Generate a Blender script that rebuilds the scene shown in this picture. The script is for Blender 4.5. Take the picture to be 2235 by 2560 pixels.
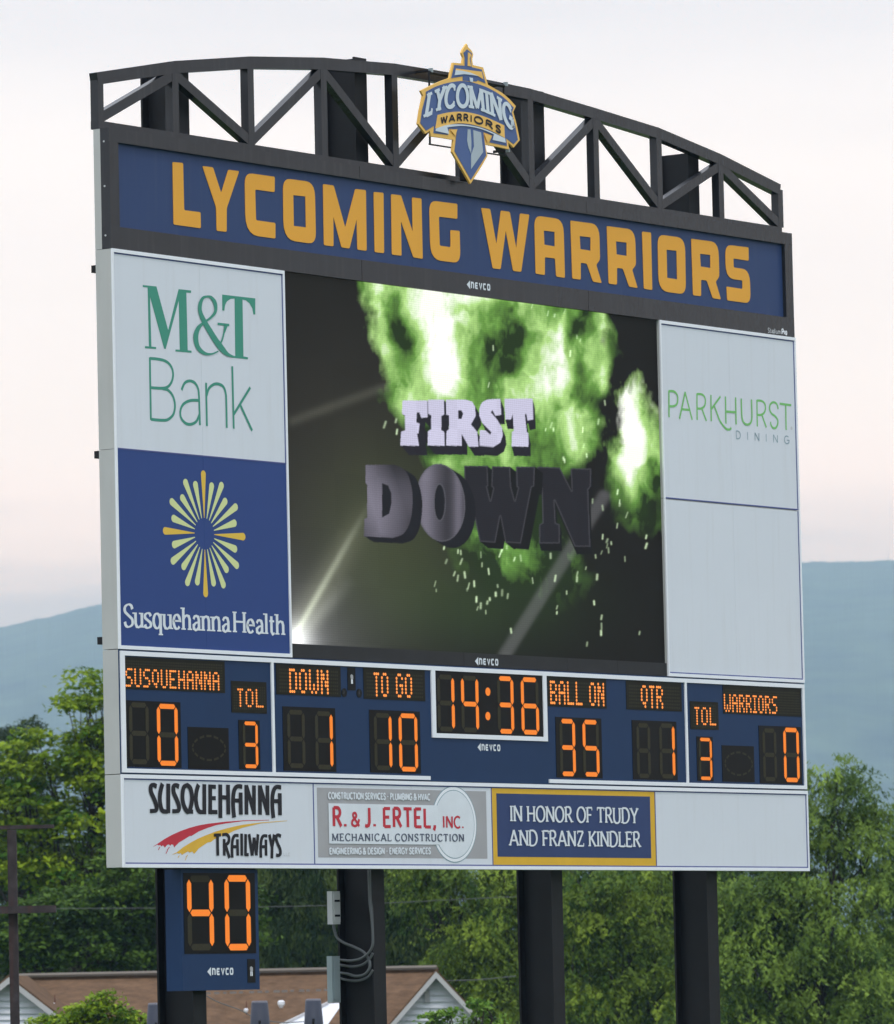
import bpy, math, random
import numpy as np
from mathutils import Vector, Matrix
from mathutils.geometry import tessellate_polygon

# ------------------------------------------------------------------ camera, world, sun
Z0 = 5.70                      # height of the board's lower edge above the ground
FPX = 15600.0                  # focal length in pixels of the 2235 px wide photograph
RW, RH = 2235.0, 2560.0
_R = np.array([[0.59222564, -0.02233864, 0.80546246],
               [-0.04921021, 0.996747, 0.06382609],
               [-0.80426808, -0.07743642, 0.58919984]])
_C = np.array([-42.74761567, -1.20195432, 34.95288035])
def b2w(a): return np.array([a[0], -a[2], a[1]])
AX = [b2w(_R[i]) for i in range(3)]          # camera axes in the world
CAM = b2w(_C) + np.array([0, 0, Z0])

scene = bpy.context.scene
for o in list(bpy.data.objects): bpy.data.objects.remove(o)
cam = bpy.data.cameras.new('camera'); camo = bpy.data.objects.new('camera', cam)
scene.collection.objects.link(camo); scene.camera = camo
M = Matrix(((AX[0][0], AX[1][0], AX[2][0], CAM[0]), (AX[0][1], AX[1][1], AX[2][1], CAM[1]),
            (AX[0][2], AX[1][2], AX[2][2], CAM[2]), (0, 0, 0, 1)))
camo.matrix_world = M
cam.sensor_fit = 'HORIZONTAL'; cam.sensor_width = 36.0
cam.lens = FPX / RW * 36.0
cam.dof.use_dof = True; cam.dof.focus_distance = 57.0; cam.dof.aperture_fstop = 9.0
cam.clip_start = 1.0; cam.clip_end = 20000
scene.render.resolution_x = 894; scene.render.resolution_y = 1024
vs = scene.view_settings
vs.view_transform = 'Standard'; vs.look = 'None'; vs.gamma = 1.0; vs.exposure = 0.0
vs.use_curve_mapping = False

world = bpy.data.worlds.new('World'); scene.world = world; world.use_nodes = True
SUN_EL, SUN_AZ = 58.0, 232.0      # azimuth measured clockwise from +Y
def build_world():
    nt = world.node_tree; nt.nodes.clear(); N = nt.nodes.new; L = nt.links.new
    out = N('ShaderNodeOutputWorld')
    sky = N('ShaderNodeTexSky'); sky.sky_type = 'NISHITA'; sky.sun_disc = False
    sky.sun_elevation = math.radians(SUN_EL); sky.sun_rotation = math.radians(SUN_AZ)
    bg1 = N('ShaderNodeBackground'); bg1.inputs[1].default_value = 0.10
    L(sky.outputs[0], bg1.inputs[0])
    tc = N('ShaderNodeTexCoord'); sep = N('ShaderNodeSeparateXYZ'); L(tc.outputs['Generated'], sep.inputs[0])
    # flat layered cloud: noise squeezed vertically so that it lies in bands near the horizon
    mp = N('ShaderNodeMapping'); mp.inputs['Scale'].default_value = (7, 7, 55); L(tc.outputs['Generated'], mp.inputs[0])
    nz = N('ShaderNodeTexNoise'); nz.inputs['Scale'].default_value = 1.0; nz.inputs['Detail'].default_value = 5
    nz.inputs['Roughness'].default_value = 0.55; L(mp.outputs[0], nz.inputs['Vector'])
    ad = N('ShaderNodeMath'); ad.operation = 'MULTIPLY_ADD'; ad.inputs[1].default_value = 0.037
    L(nz.outputs[0], ad.inputs[0]); L(sep.outputs[2], ad.inputs[2])
    cr = N('ShaderNodeValToRGB'); L(ad.outputs[0], cr.inputs[0])
    r = cr.color_ramp; r.elements[0].position = 0.0; r.elements[0].color = (0.60, 0.66, 0.74, 1)
    r.elements[1].position = 1.0; r.elements[1].color = (1.65, 1.78, 2.05, 1)
    for p, c in ((0.060, (0.62, 0.74, 1.00)), (0.0815, (0.60, 0.71, 0.94)), (0.0880, (1.10, 1.20, 1.38)), (0.096, (1.34, 1.44, 1.60)),
                 (0.115, (1.30, 1.43, 1.57)), (0.135, (1.20, 1.29, 1.40)), (0.150, (1.24, 1.32, 1.41)), (0.172, (1.05, 1.13, 1.25)),
                 (0.185, (0.92, 1.00, 1.13)), (0.25, (0.92, 1.00, 1.14)), (0.5, (1.20, 1.30, 1.48))):
        e = r.elements.new(p); e.color = (*c, 1)
    bg2 = N('ShaderNodeBackground'); bg2.inputs[1].default_value = 1.0; L(cr.outputs[0], bg2.inputs[0])
    mx = N('ShaderNodeMixShader'); mx.inputs[0].default_value = 0.96
    L(bg1.outputs[0], mx.inputs[1]); L(bg2.outputs[0], mx.inputs[2]); L(mx.outputs[0], out.inputs[0])
build_world()
sl = bpy.data.lights.new('sun', 'SUN'); sl.energy = 0.95; sl.angle = math.radians(14); sl.color = (1.0, 0.975, 0.95)
so = bpy.data.objects.new('sun', sl); scene.collection.objects.link(so)
_az = math.radians(SUN_AZ); _el = math.radians(SUN_EL)
sd = Vector((math.sin(_az) * math.cos(_el), math.cos(_az) * math.cos(_el), math.sin(_el)))
so.rotation_euler = sd.to_track_quat('Z', 'Y').to_euler(); so.location = (-30, -60, 60)

# ------------------------------------------------------------------ surveying helpers
def ray(x, y):
    return AX[0] * ((x - RW / 2) / FPX) - AX[1] * ((y - RH / 2) / FPX) - AX[2]
def P(x, y, w=0.0):
    """board coordinates (u right, v up) of a photographed point on the plane w metres behind the board's face"""
    d = ray(x, y); t = (w - CAM[1]) / d[1]; q = CAM + d * t
    return (q[0], q[2] - Z0)
def Pu(x, y, u):
    d = ray(x, y); t = (u - CAM[0]) / d[0]; q = CAM + d * t
    return (u, q[1], q[2])
FW = np.array([-AX[2][0], -AX[2][1], 0.0]); FW /= np.linalg.norm(FW)
RT = np.array([AX[0][0], AX[0][1], 0.0]); RT -= FW * RT.dot(FW); RT /= np.linalg.norm(RT)
def far(x, y, D):
    """world point on the upright plane that stands D metres in front of the camera"""
    d = ray(x, y); return CAM + d * (D / d.dot(FW))
class Crop:
    def __init__(s, ox, oy, w, px=1792.0, wp=0.0): s.o = (ox, oy); s.k = w / px; s.w = wp
    def __call__(s, x, y, w=None): return P(s.o[0] + x * s.k, s.o[1] + y * s.k, s.w if w is None else w)
    def px(s, x, y): return (s.o[0] + x * s.k, s.o[1] + y * s.k)
    def pts(s, L, w=None): return [s(p[0], p[1], w) for p in L]

# ------------------------------------------------------------------ materials
MATS = {}
def mat(name, col, rough=0.6, metal=0.0, spec=0.22, var=0.06, vscale=3.0, bump=0.0, bscale=60.0, dirt=None):
    if name in MATS: return MATS[name]
    m = bpy.data.materials.new(name); m.use_nodes = True; nt = m.node_tree
    b = nt.nodes['Principled BSDF']; N = nt.nodes.new; L = nt.links.new
    b.inputs['Roughness'].default_value = rough; b.inputs['Metallic'].default_value = metal
    b.inputs['Specular IOR Level'].default_value = spec
    tc = N('ShaderNodeTexCoord')
    nz = N('ShaderNodeTexNoise'); nz.inputs['Scale'].default_value = vscale; nz.inputs['Detail'].default_value = 6
    nz.inputs['Roughness'].default_value = 0.65
    L(tc.outputs['Object'], nz.inputs['Vector'])
    mr = N('ShaderNodeMapRange'); mr.inputs[1].default_value = 0.3; mr.inputs[2].default_value = 0.7
    mr.inputs[3].default_value = 1 - var; mr.inputs[4].default_value = 1 + var; L(nz.outputs[0], mr.inputs[0])
    mu = N('ShaderNodeMix'); mu.data_type = 'RGBA'; mu.blend_type = 'MULTIPLY'; mu.inputs[0].default_value = 1
    mu.inputs[6].default_value = (*col, 1); L(mr.outputs[0], mu.inputs[7])
    last = mu.outputs[2]
    if dirt:
        # rain streaks: noise stretched along the vertical
        mp = N('ShaderNodeMapping'); mp.inputs['Scale'].default_value = (14, 14, 0.9); L(tc.outputs['Object'], mp.inputs[0])
        n2 = N('ShaderNodeTexNoise'); n2.inputs['Scale'].default_value = 1.0; n2.inputs['Detail'].default_value = 5; L(mp.outputs[0], n2.inputs['Vector'])
        r2 = N('ShaderNodeMapRange'); r2.inputs[1].default_value = 0.52; r2.inputs[2].default_value = 0.78
        r2.inputs[3].default_value = 0; r2.inputs[4].default_value = dirt[1]; L(n2.outputs[0], r2.inputs[0])
        m2 = N('ShaderNodeMix'); m2.data_type = 'RGBA'; L(r2.outputs[0], m2.inputs[0]); L(last, m2.inputs[6])
        m2.inputs[7].default_value = (*dirt[0], 1); last = m2.outputs[2]
    L(last, b.inputs['Base Color'])
    if bump:
        n3 = N('ShaderNodeTexNoise'); n3.inputs['Scale'].default_value = bscale; n3.inputs['Detail'].default_value = 3
        L(tc.outputs['Object'], n3.inputs['Vector'])
        bp = N('ShaderNodeBump'); bp.inputs['Strength'].default_value = bump; bp.inputs['Distance'].default_value = 0.01
        L(n3.outputs[0], bp.inputs['Height']); L(bp.outputs[0], b.inputs['Normal'])
    MATS[name] = m; return m
def emit(name, col, s):
    if name in MATS: return MATS[name]
    m = bpy.data.materials.new(name); m.use_nodes = True; nt = m.node_tree
    b = nt.nodes['Principled BSDF']; b.inputs['Base Color'].default_value = (0.02, 0.015, 0.01, 1)
    b.inputs['Emission Color'].default_value = (*col, 1); b.inputs['Emission Strength'].default_value = s
    b.inputs['Roughness'].default_value = 0.5; b.inputs['Specular IOR Level'].default_value = 0.1
    MATS[name] = m; return m

frame_m = mat('charcoal_paint', (0.019, 0.020, 0.024), rough=0.24, spec=0.36, var=0.12, vscale=1.6, bump=0.05, dirt=((0.05, 0.05, 0.05), 0.35))
column_m = mat('black_paint', (0.010, 0.010, 0.012), rough=0.5, var=0.2, vscale=2, bump=0.05)
white_m = mat('white_vinyl', (0.67, 0.71, 0.77), rough=0.45, var=0.018, vscale=0.9, dirt=((0.55, 0.56, 0.57), 0.20), bump=0.12, bscale=3)
trim_m = mat('white_trim', (0.82, 0.85, 0.90), rough=0.4, var=0.03)
alu_m = mat('cabinet_aluminium', (0.47, 0.48, 0.47), rough=0.5, var=0.05, vscale=1.5, dirt=((0.42, 0.42, 0.40), 0.4))
line_m = mat('navy_pinstripe', (0.075, 0.095, 0.26), rough=0.5)
header_m = mat('header_navy', (0.028, 0.055, 0.148), rough=0.5, var=0.05, vscale=1.0, dirt=((0.06, 0.085, 0.16), 0.3))
orange_m = mat('orange_vinyl', (0.80, 0.385, 0.045), rough=0.5, var=0.03, vscale=1.5)
score_m = mat('scoreboard_blue', (0.010, 0.034, 0.098), rough=0.5, var=0.05)
health_m = mat('royal_blue_vinyl', (0.024, 0.058, 0.215), rough=0.45, var=0.02)
greenl_m = mat('bank_green', (0.055, 0.285, 0.205), rough=0.5, var=0.02)
cream_m = mat('cream_ray', (0.66, 0.72, 0.34), rough=0.5, var=0.02)
gold_m = mat('gold_ray', (0.76, 0.50, 0.07), rough=0.5, var=0.02)
gold2_m = mat('emblem_gold', (0.86, 0.52, 0.13), rough=0.45, var=0.03)
navy2_m = mat('emblem_navy', (0.075, 0.125, 0.29), rough=0.45, var=0.03)
silver_m = mat('emblem_silver', (0.62, 0.70, 0.76), rough=0.45, var=0.03)
blade_m = mat('emblem_grey', (0.40, 0.47, 0.52), rough=0.45, var=0.03)
ink_m = mat('black_ink', (0.016, 0.015, 0.020), rough=0.5)
red_m = mat('red_ink', (0.52, 0.035, 0.055), rough=0.5)
yellow_m = mat('yellow_ink', (0.72, 0.43, 0.05), rough=0.5)
memy_m = mat('memorial_gold', (0.70, 0.42, 0.035), rough=0.5)
memb_m = mat('memorial_navy', (0.032, 0.055, 0.15), rough=0.5)
greyp_m = mat('grey_print', (0.37, 0.37, 0.385), rough=0.5)
lite_m = mat('pale_print', (0.70, 0.75, 0.80), rough=0.5)
faint_m = mat('faint_print', (0.55, 0.57, 0.60), rough=0.5)
mech_m = mat('dark_slate_ink', (.085, .10, .15), rough=.5)
lime_m = mat('lime_ink', (0.19, 0.52, 0.16), rough=0.5)
slate_m = mat('slate_ink', (0.24, 0.35, 0.40), rough=0.5)
glass_m = mat('smoked_window', (0.006, 0.0055, 0.005), rough=0.3, spec=0.12, var=0.25, vscale=5)
matrix_m = mat('matrix_window', (0.013, 0.012, 0.007), rough=0.5, spec=0.15, var=0.25, vscale=6)
ghost_m = mat('unlit_led', (0.034, 0.030, 0.015), rough=0.6, var=0.2, vscale=40)
bezel_m = mat('screen_bezel', (0.022, 0.022, 0.024), rough=0.45, var=0.15)
led_m = emit('amber_led', (0.92, 0.235, 0.025), 1.0)
dot_m = emit('amber_dot', (1.0, 0.30, 0.06), 1.35)
hole_m = mat('speaker_black', (0.006, 0.006, 0.007), rough=0.6)
steel_m = mat('galvanised', (0.30, 0.36, 0.38), rough=0.4, metal=0.3, var=0.1)
pvc_m = mat('grey_conduit', (0.11, 0.12, 0.125), rough=0.45)
whitebox_m = mat('white_plastic', (0.55, 0.56, 0.58), rough=0.35)
rust_m = mat('rusty_steel', (0.045, 0.036, 0.038), rough=0.75, var=0.45, vscale=6, bump=0.3, dirt=((0.10, 0.035, 0.022), 0.7))
roof_m = mat('brown_shingle', (0.122, 0.074, 0.043), rough=0.95, spec=0.1, var=0.34, vscale=3.2, bump=0.6, bscale=14)
siding_m = mat('white_siding', (0.68, 0.71, 0.76), rough=0.5, var=0.04)
fascia_m = mat('grey_fascia', (0.45, 0.45, 0.45), rough=0.5, var=0.05)
ridge_m = mat('ridge_shingle', (.20, .18, .155), rough=.9)
tab_m = mat('weathered_tab', (.20, .185, .17), rough=.9)
spike_m = mat('rust_red', (.10, .025, .02), rough=.8)
post_m = mat('slate_plastic', (0.040, 0.047, 0.068), rough=0.55, var=0.08)
cap_m = mat('slate_cap', (0.16, 0.16, 0.19), rough=0.5, var=0.08)

# ------------------------------------------------------------------ object helpers
COL = scene.collection
WL = {}
def empty(name, loc, label=None, cat=None, group=None):
    o = bpy.data.objects.new(name, None); COL.objects.link(o); o.location = loc; o.empty_display_size = 0.3
    WL[o.name] = np.array(loc, float); tag(o, label, cat, group); return o
def tag(o, label=None, cat=None, group=None, kind=None):
    if label: o['label'] = label
    if cat: o['category'] = cat
    if group: o['group'] = group
    if kind: o['kind'] = kind
    return o
def obj(name, V, F, m, parent=None, smooth=False):
    V = np.array(V, float); c = (V.min(0) + V.max(0)) / 2
    me = bpy.data.meshes.new(name); me.from_pydata((V - c).tolist(), [], F); me.materials.append(m)
    if smooth:
        for p in me.polygons: p.use_smooth = True
    o = bpy.data.objects.new(name, me); COL.objects.link(o)
    WL[o.name] = c
    if parent is not None: o.parent = parent; o.location = c - WL[parent.name]
    else: o.location = c
    return o
class MB:
    def __init__(s): s.V = []; s.F = []; s.cuts = []
    def cut(s): s.cuts.append((len(s.V), len(s.F)))
    def add(s, V, F):
        n = len(s.V); s.V += [tuple(v) for v in V]; s.F += [tuple(i + n for i in f) for f in F]; return s
    def box(s, a, b):
        x0, x1 = sorted((a[0], b[0])); y0, y1 = sorted((a[1], b[1])); z0, z1 = sorted((a[2], b[2]))
        V = [(x0, y0, z0), (x1, y0, z0), (x1, y1, z0), (x0, y1, z0), (x0, y0, z1), (x1, y0, z1), (x1, y1, z1), (x0, y1, z1)]
        return s.add(V, [(0, 3, 2, 1), (4, 5, 6, 7), (0, 1, 5, 4), (1, 2, 6, 5), (2, 3, 7, 6), (3, 0, 4, 7)])
    def uvbox(s, u0, v0, u1, v1, w0, w1): return s.box((u0, w0, v0 + Z0), (u1, w1, v1 + Z0))
    def prism(s, loops, w, t):
        """loops in (u,v): first the outline, then holes; face at w, body to w+t behind"""
        pl = [[Vector((p[0], p[1], 0)) for p in l] for l in loops]
        tris = tessellate_polygon(pl); flat = [p for l in loops for p in l]; n = len(flat)
        V = [(p[0], w, p[1] + Z0) for p in flat]; F = []
        for tr in tris:
            a, b, c = [flat[i] for i in tr]
            ar = (b[0] - a[0]) * (c[1] - a[1]) - (c[0] - a[0]) * (b[1] - a[1])
            if abs(ar) < 1e-12: continue
            F.append(tuple(tr) if ar > 0 else (tr[0], tr[2], tr[1]))     # normal towards the viewer (-Y)
        if t:
            V += [(p[0], w + t, p[1] + Z0) for p in flat]
            F += [(f[0] + n, f[2] + n, f[1] + n) for f in F]
            k = 0
            for li, l in enumerate(loops):
                A = sum(l[i][0] * l[(i + 1) % len(l)][1] - l[(i + 1) % len(l)][0] * l[i][1] for i in range(len(l)))
                for i in range(len(l)):
                    a, b = k + i, k + (i + 1) % len(l)
                    if (A > 0) == (li == 0): F.append((a, a + n, b + n, b))
                    else: F.append((b, b + n, a + n, a))
                k += len(l)
        return s.add(V, F)
    def tube(s, pts, r, n=8, cap=True):
        pts = [np.array(p, float) for p in pts]; rs = r if hasattr(r, '__len__') else [r] * len(pts)
        base = len(s.V); prev = None
        for i, p in enumerate(pts):
            t = pts[min(i + 1, len(pts) - 1)] - pts[max(i - 1, 0)]; t /= (np.linalg.norm(t) + 1e-9)
            if prev is None:
                a = np.cross(t, (0, 0, 1.0));
                if np.linalg.norm(a) < 0.1: a = np.cross(t, (1.0, 0, 0))
            else: a = prev - t * prev.dot(t)
            a /= np.linalg.norm(a); prev = a; b = np.cross(t, a)
            for k in range(n):
                an = 2 * math.pi * k / n; s.V.append(tuple(p + rs[i] * (a * math.cos(an) + b * math.sin(an))))
        for i in range(len(pts) - 1):
            for k in range(n):
                q = base + i * n; s.F.append((q + k, q + n + k, q + n + (k + 1) % n, q + (k + 1) % n))
        if cap:
            s.F.append(tuple(base + k for k in range(n))); q = base + (len(pts) - 1) * n
            s.F.append(tuple(q + n - 1 - k for k in range(n)))
        return s
    def beam(s, a, b, hw, hd, up):
        """square bar from a to b, half width hw along up-cross, half depth hd along Y"""
        a = np.array(a, float); b = np.array(b, float); t = (b - a) / np.linalg.norm(b - a); d = np.array([0, 1.0, 0]); n = np.cross(t, d)
        V = [p + n * sx * hw + d * sy * hd for p in (a, b) for sx, sy in ((-1, -1), (1, -1), (1, 1), (-1, 1))]
        return s.add(V, [(0, 1, 2, 3), (7, 6, 5, 4), (0, 4, 5, 1), (1, 5, 6, 2), (2, 6, 7, 3), (3, 7, 4, 0)])
    def split(s, name, m, parent):
        c = s.cuts + [(len(s.V), len(s.F))]
        for (v0, f0), (v1, f1) in zip(c[:-1], c[1:]):
            if f1 > f0: obj(name, s.V[v0:v1], [tuple(i - v0 for i in f) for f in s.F[f0:f1]], m, parent)
    def build(s, name, m, parent=None, smooth=False): return obj(name, s.V, s.F, m, parent, smooth)

def rect(a, b): return [(a[0], b[1]), (b[0], b[1]), (b[0], a[1]), (a[0], a[1])]
def rounded(pts, radii, seg=5):
    out = []; n = len(pts)
    for i, p in enumerate(pts):
        r = radii[i]; p = np.array(p); a = np.array(pts[i - 1]); b = np.array(pts[(i + 1) % n])
        da = a - p; db = b - p; la = np.linalg.norm(da); lb = np.linalg.norm(db); da /= la; db /= lb
        r = min(r, la * 0.48, lb * 0.48)
        if r < 1e-4: out.append(tuple(p)); continue
        for k in range(seg + 1):
            t = k / seg; q = (1 - t) ** 2 * (p + da * r) + 2 * t * (1 - t) * p + t * t * (p + db * r); out.append(tuple(q))
    return out
def catmull(pts, k=6, closed=False):
    P_ = [np.array(p, float) for p in pts]; n = len(P_); out = []
    rng = range(n) if closed else range(n - 1)
    for i in rng:
        if closed: p0, p1, p2, p3 = P_[i - 1], P_[i], P_[(i + 1) % n], P_[(i + 2) % n]
        else: p0, p1, p2, p3 = P_[max(i - 1, 0)], P_[i], P_[i + 1], P_[min(i + 2, n - 1)]
        for j in range(k):
            t = j / k
            out.append(tuple(0.5 * ((2 * p1) + (-p0 + p2) * t + (2 * p0 - 5 * p1 + 4 * p2 - p3) * t * t + (-p0 + 3 * p1 - 3 * p2 + p3) * t ** 3)))
    if not closed: out.append(tuple(P_[-1]))
    else: out.append(out[0])
    return out
LAY = [0]
def strip(mb, pts, wfun, w, fwd=0.0):
    """quad strip along pts (u,v) with the width given per point"""
    q = [np.array(p[:2], float) for p in pts]; cl = np.linalg.norm(q[0] - q[-1]) < 1e-7
    n = len(q); V = []; LAY[0] = (LAY[0] + 1) % 12; ww = w - fwd - LAY[0] * 0.00025
    for i in range(n):
        if cl: a = q[i - 1 if i > 0 else n - 2]; b = q[i + 1 if i < n - 1 else 1]
        else: a = q[max(i - 1, 0)]; b = q[min(i + 1, n - 1)]
        d1 = q[i] - a; d2 = b - q[i]
        if np.linalg.norm(d1) < 1e-9: d1 = d2
        if np.linalg.norm(d2) < 1e-9: d2 = d1
        d1 = d1 / np.linalg.norm(d1); d2 = d2 / np.linalg.norm(d2); t = d1 + d2
        if np.linalg.norm(t) < 0.3: t = d2.copy()
        t = t / np.linalg.norm(t); nn = np.array([-t[1], t[0]]); m = min(1.6, 1 / max(0.5, nn.dot(np.array([-d2[1], d2[0]]))))
        hw = wfun(t, i / (n - 1)) / 2 * m
        V.append((q[i][0] + nn[0] * hw, ww, q[i][1] + nn[1] * hw + Z0)); V.append((q[i][0] - nn[0] * hw, ww, q[i][1] - nn[1] * hw + Z0))
    mb.add(V, [(2 * i, 2 * i + 1, 2 * i + 3, 2 * i + 2) for i in range(n - 1)])
def nib(thick, thin, ang=22):
    a0 = math.radians(ang)
    return lambda t, s: thin + (thick - thin) * abs(math.sin(math.atan2(t[1], t[0]) - a0))

# ------------------------------------------------------------------ stroke alphabet (cap height 1)
def ell(cx, cy, rx, ry, a0=0, a1=360, n=22): return [(cx + rx * math.cos(math.radians(a0 + (a1 - a0) * k / n)), cy + ry * math.sin(math.radians(a0 + (a1 - a0) * k / n))) for k in range(n + 1)]
S_ = lambda x0, y0, w, h: catmull([(x0 + w * .96, y0 + h * .80), (x0 + w * .80, y0 + h * .96), (x0 + w * .45, y0 + h), (x0 + w * .08, y0 + h * .88), (x0 + w * .06, y0 + h * .68), (x0 + w * .48, y0 + h * .51), (x0 + w * .92, y0 + h * .34), (x0 + w * .92, y0 + h * .12), (x0 + w * .5, y0), (x0 + w * .15, y0 + h * .05), (x0 + w * .02, y0 + h * .22)], 4)
G = {  # width, strokes, serif points
 'A': (.78, [[(.03, 0), (.39, 1)], [(.39, 1), (.75, 0)], [(.15, .33), (.63, .33)]], [(.03, 0), (.75, 0)]),
 'B': (.62, [[(.08, 0), (.08, 1)], [(.08, 1), (.34, 1)] + ell(.34, .76, .22, .24, 90, -90, 8) + [(.08, .52)], [(.08, .52), (.34, .52)] + ell(.36, .26, .25, .26, 90, -90, 8) + [(.08, 0)]], []),
 'C': (.72, [ell(.42, .5, .38, .5, 48, 312)], [(.68, .86, 'v'), (.68, .14, 'v')]),
 'D': (.74, [[(.08, 0), (.08, 1)], [(.08, 1), (.28, 1)] + ell(.30, .5, .40, .5, 88, -88, 14) + [(.08, 0)]], [(.04, 0), (.04, 1)]),
 'E': (.58, [[(.08, 0), (.08, 1)], [(.08, .98), (.54, .98)], [(.08, .52), (.46, .52)], [(.08, .02), (.56, .02)]], [(.04, 0), (.04, 1), (.54, .9, 'v'), (.56, .1, 'v')]),
 'F': (.54, [[(.08, 0), (.08, 1)], [(.08, .98), (.52, .98)], [(.08, .50), (.44, .50)]], [(.08, 0), (.04, 1), (.52, .9, 'v')]),
 'G': (.76, [ell(.42, .5, .38, .5, 48, 325) + [(.76, .16)], [(.44, .46), (.84, .46)], [(.74, .46), (.74, .08)]], [(.68, .86, 'v')]),
 'H': (.74, [[(.08, 0), (.08, 1)], [(.66, 0), (.66, 1)], [(.08, .52), (.66, .52)]], [(.08, 0), (.08, 1), (.66, 0), (.66, 1)]),
 'I': (.20, [[(.10, 0), (.10, 1)]], [(.10, 0), (.10, 1)]),
 'J': (.40, [[(.30, 1), (.30, .22), (.24, .06), (.12, .0), (.0, .04)]], [(.30, 1)]),
 'K': (.66, [[(.08, 0), (.08, 1)], [(.60, 1), (.10, .44)], [(.24, .58), (.62, 0)]], [(.08, 0), (.08, 1), (.60, 1), (.62, 0)]),
 'L': (.56, [[(.08, 1), (.08, 0)], [(.08, .02), (.54, .02)]], [(.08, 1), (.04, 0), (.54, .1, 'v')]),
 'M': (.90, [[(.08, 0), (.10, 1)], [(.10, 1), (.45, .06)], [(.45, .06), (.80, 1)], [(.80, 1), (.82, 0)]], [(.06, 0), (.06, 1), (.82, 0), (.84, 1)]),
 'N': (.76, [[(.08, 0), (.08, 1)], [(.08, 1), (.68, .02)], [(.68, 0), (.68, 1)]], [(.08, 0), (.04, 1), (.68, 1)]),
 'O': (.80, [ell(.40, .5, .37, .5, 90, 450, 28)], []),
 'P': (.58, [[(.08, 0), (.08, 1)], [(.08, 1), (.32, 1)] + ell(.32, .73, .22, .27, 90, -90, 8) + [(.08, .46)]], [(.08, 0), (.04, 1)]),
 'Q': (.80, [ell(.40, .5, .37, .5, 90, 450, 28), [(.42, .18), (.74, -.08)]], []),
 'R': (.64, [[(.08, 0), (.08, 1)], [(.08, 1), (.32, 1)] + ell(.32, .75, .22, .25, 90, -90, 8) + [(.08, .50)], [(.30, .50), (.62, 0)]], [(.08, 0), (.04, 1), (.64, 0)]),
 'S': (.56, [S_(.04, 0, .48, 1)], []),
 'T': (.66, [[(.33, 0), (.33, 1)], [(.02, .98), (.64, .98)]], [(.33, 0), (.02, .9, 'v'), (.64, .9, 'v')]),
 'U': (.72, [[(.08, 1), (.08, .32), (.12, .12), (.24, .01), (.37, -.02), (.50, .01), (.61, .12), (.64, .32), (.64, 1)]], [(.08, 1), (.64, 1)]),
 'V': (.72, [[(.04, 1), (.36, 0)], [(.36, 0), (.68, 1)]], [(.04, 1), (.68, 1)]),
 'W': (1.0, [[(.03, 1), (.27, 0)], [(.27, 0), (.50, .95)], [(.50, .95), (.73, 0)], [(.73, 0), (.97, 1)]], [(.04, 1), (.5, .97), (.96, 1)]),
 'Y': (.70, [[(.03, 1), (.35, .45)], [(.67, 1), (.35, .45)], [(.35, .46), (.35, 0)]], [(.04, 1), (.66, 1), (.35, 0)]),
 'Z': (.62, [[(.04, .98), (.58, .98)], [(.57, .98), (.05, .02)], [(.04, .02), (.60, .02)]], [(.06, .9, 'v'), (.60, .1, 'v')]),
 '&': (.76, [catmull([(.74, .52), (.66, .28), (.50, .06), (.28, 0), (.08, .12), (.08, .34), (.26, .52)], 3), catmull([(.26, .52), (.44, .68), (.46, .86), (.34, .98), (.20, .92), (.17, .76), (.24, .62)], 3), [(.23, .64), (.74, 0)]], []),
 '.': (.22, [[(.11, 0), (.11, .13)]], []),
 ',': (.22, [[(.12, .12), (.12, .02), (.05, -.16)]], []),
 '*': (.30, [[(.15, .40), (.15, .58)]], []),
 's': (.44, [S_(.03, 0, .36, .66)], []),
 'u': (.54, [[(.08, .66), (.08, .18), (.14, .04), (.26, 0), (.40, .08), (.45, .2)], [(.45, .66), (.45, 0)]], [(.03, .66), (.41, .66), (.49, 0)]),
 'q': (.54, [ell(.25, .33, .20, .33, 90, 450, 20), [(.46, .66), (.46, -.30)]], [(.46, -.30)]),
 'e': (.50, [[(.07, .38), (.42, .38)] + ell(.25, .34, .19, .32, 8, 320, 20)], []),
 'h': (.56, [[(.09, 0), (.09, 1)], [(.09, .46), (.18, .60), (.30, .66), (.42, .60), (.46, .46), (.46, 0)]], [(.09, 0), (.05, 1), (.46, 0)]),
 'a': (.50, [[(.08, .50), (.14, .62), (.25, .66), (.36, .60), (.40, .46), (.40, 0)], [(.40, .38), (.22, .34), (.08, .22), (.09, .08), (.20, .0), (.32, .06), (.40, .18)]], [(.44, 0)]),
 'n': (.56, [[(.09, 0), (.09, .66)], [(.09, .46), (.18, .60), (.30, .66), (.42, .60), (.46, .46), (.46, 0)]], [(.09, 0), (.05, .66), (.46, 0)]),
 'l': (.24, [[(.11, 0), (.11, 1)]], [(.11, 0), (.07, 1)]),
 't': (.36, [[(.15, .88), (.15, .14), (.22, .0), (.34, .06)], [(.02, .64), (.32, .64)]], []),
 'd': (.54, [ell(.25, .33, .20, .33, 90, 450, 20), [(.46, 1), (.46, 0)]], []),
 'i': (.22, [[(.10, 0), (.10, .66)], [(.10, .84), (.10, .96)]], []),
 'm': (.84, [[(.09, 0), (.09, .66)], [(.09, .46), (.25, .66), (.40, .5), (.42, 0)], [(.42, .46), (.58, .66), (.73, .5), (.75, 0)]], []),
 'r': (.36, [[(.09, 0), (.09, .66)], [(.09, .42), (.18, .60), (.34, .64)]], []),
 'o': (.52, [ell(.26, .33, .21, .33, 90, 450, 20)], []),
}
def glyph_strokes(text, track=0.08, space=0.34):
    x = 0; out = []
    for ch in text:
        if ch == ' ': x += space; continue
        w, st, sf = G[ch]
        out.append((x, w, st, sf)); x += w + track
    return out, x - track
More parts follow.
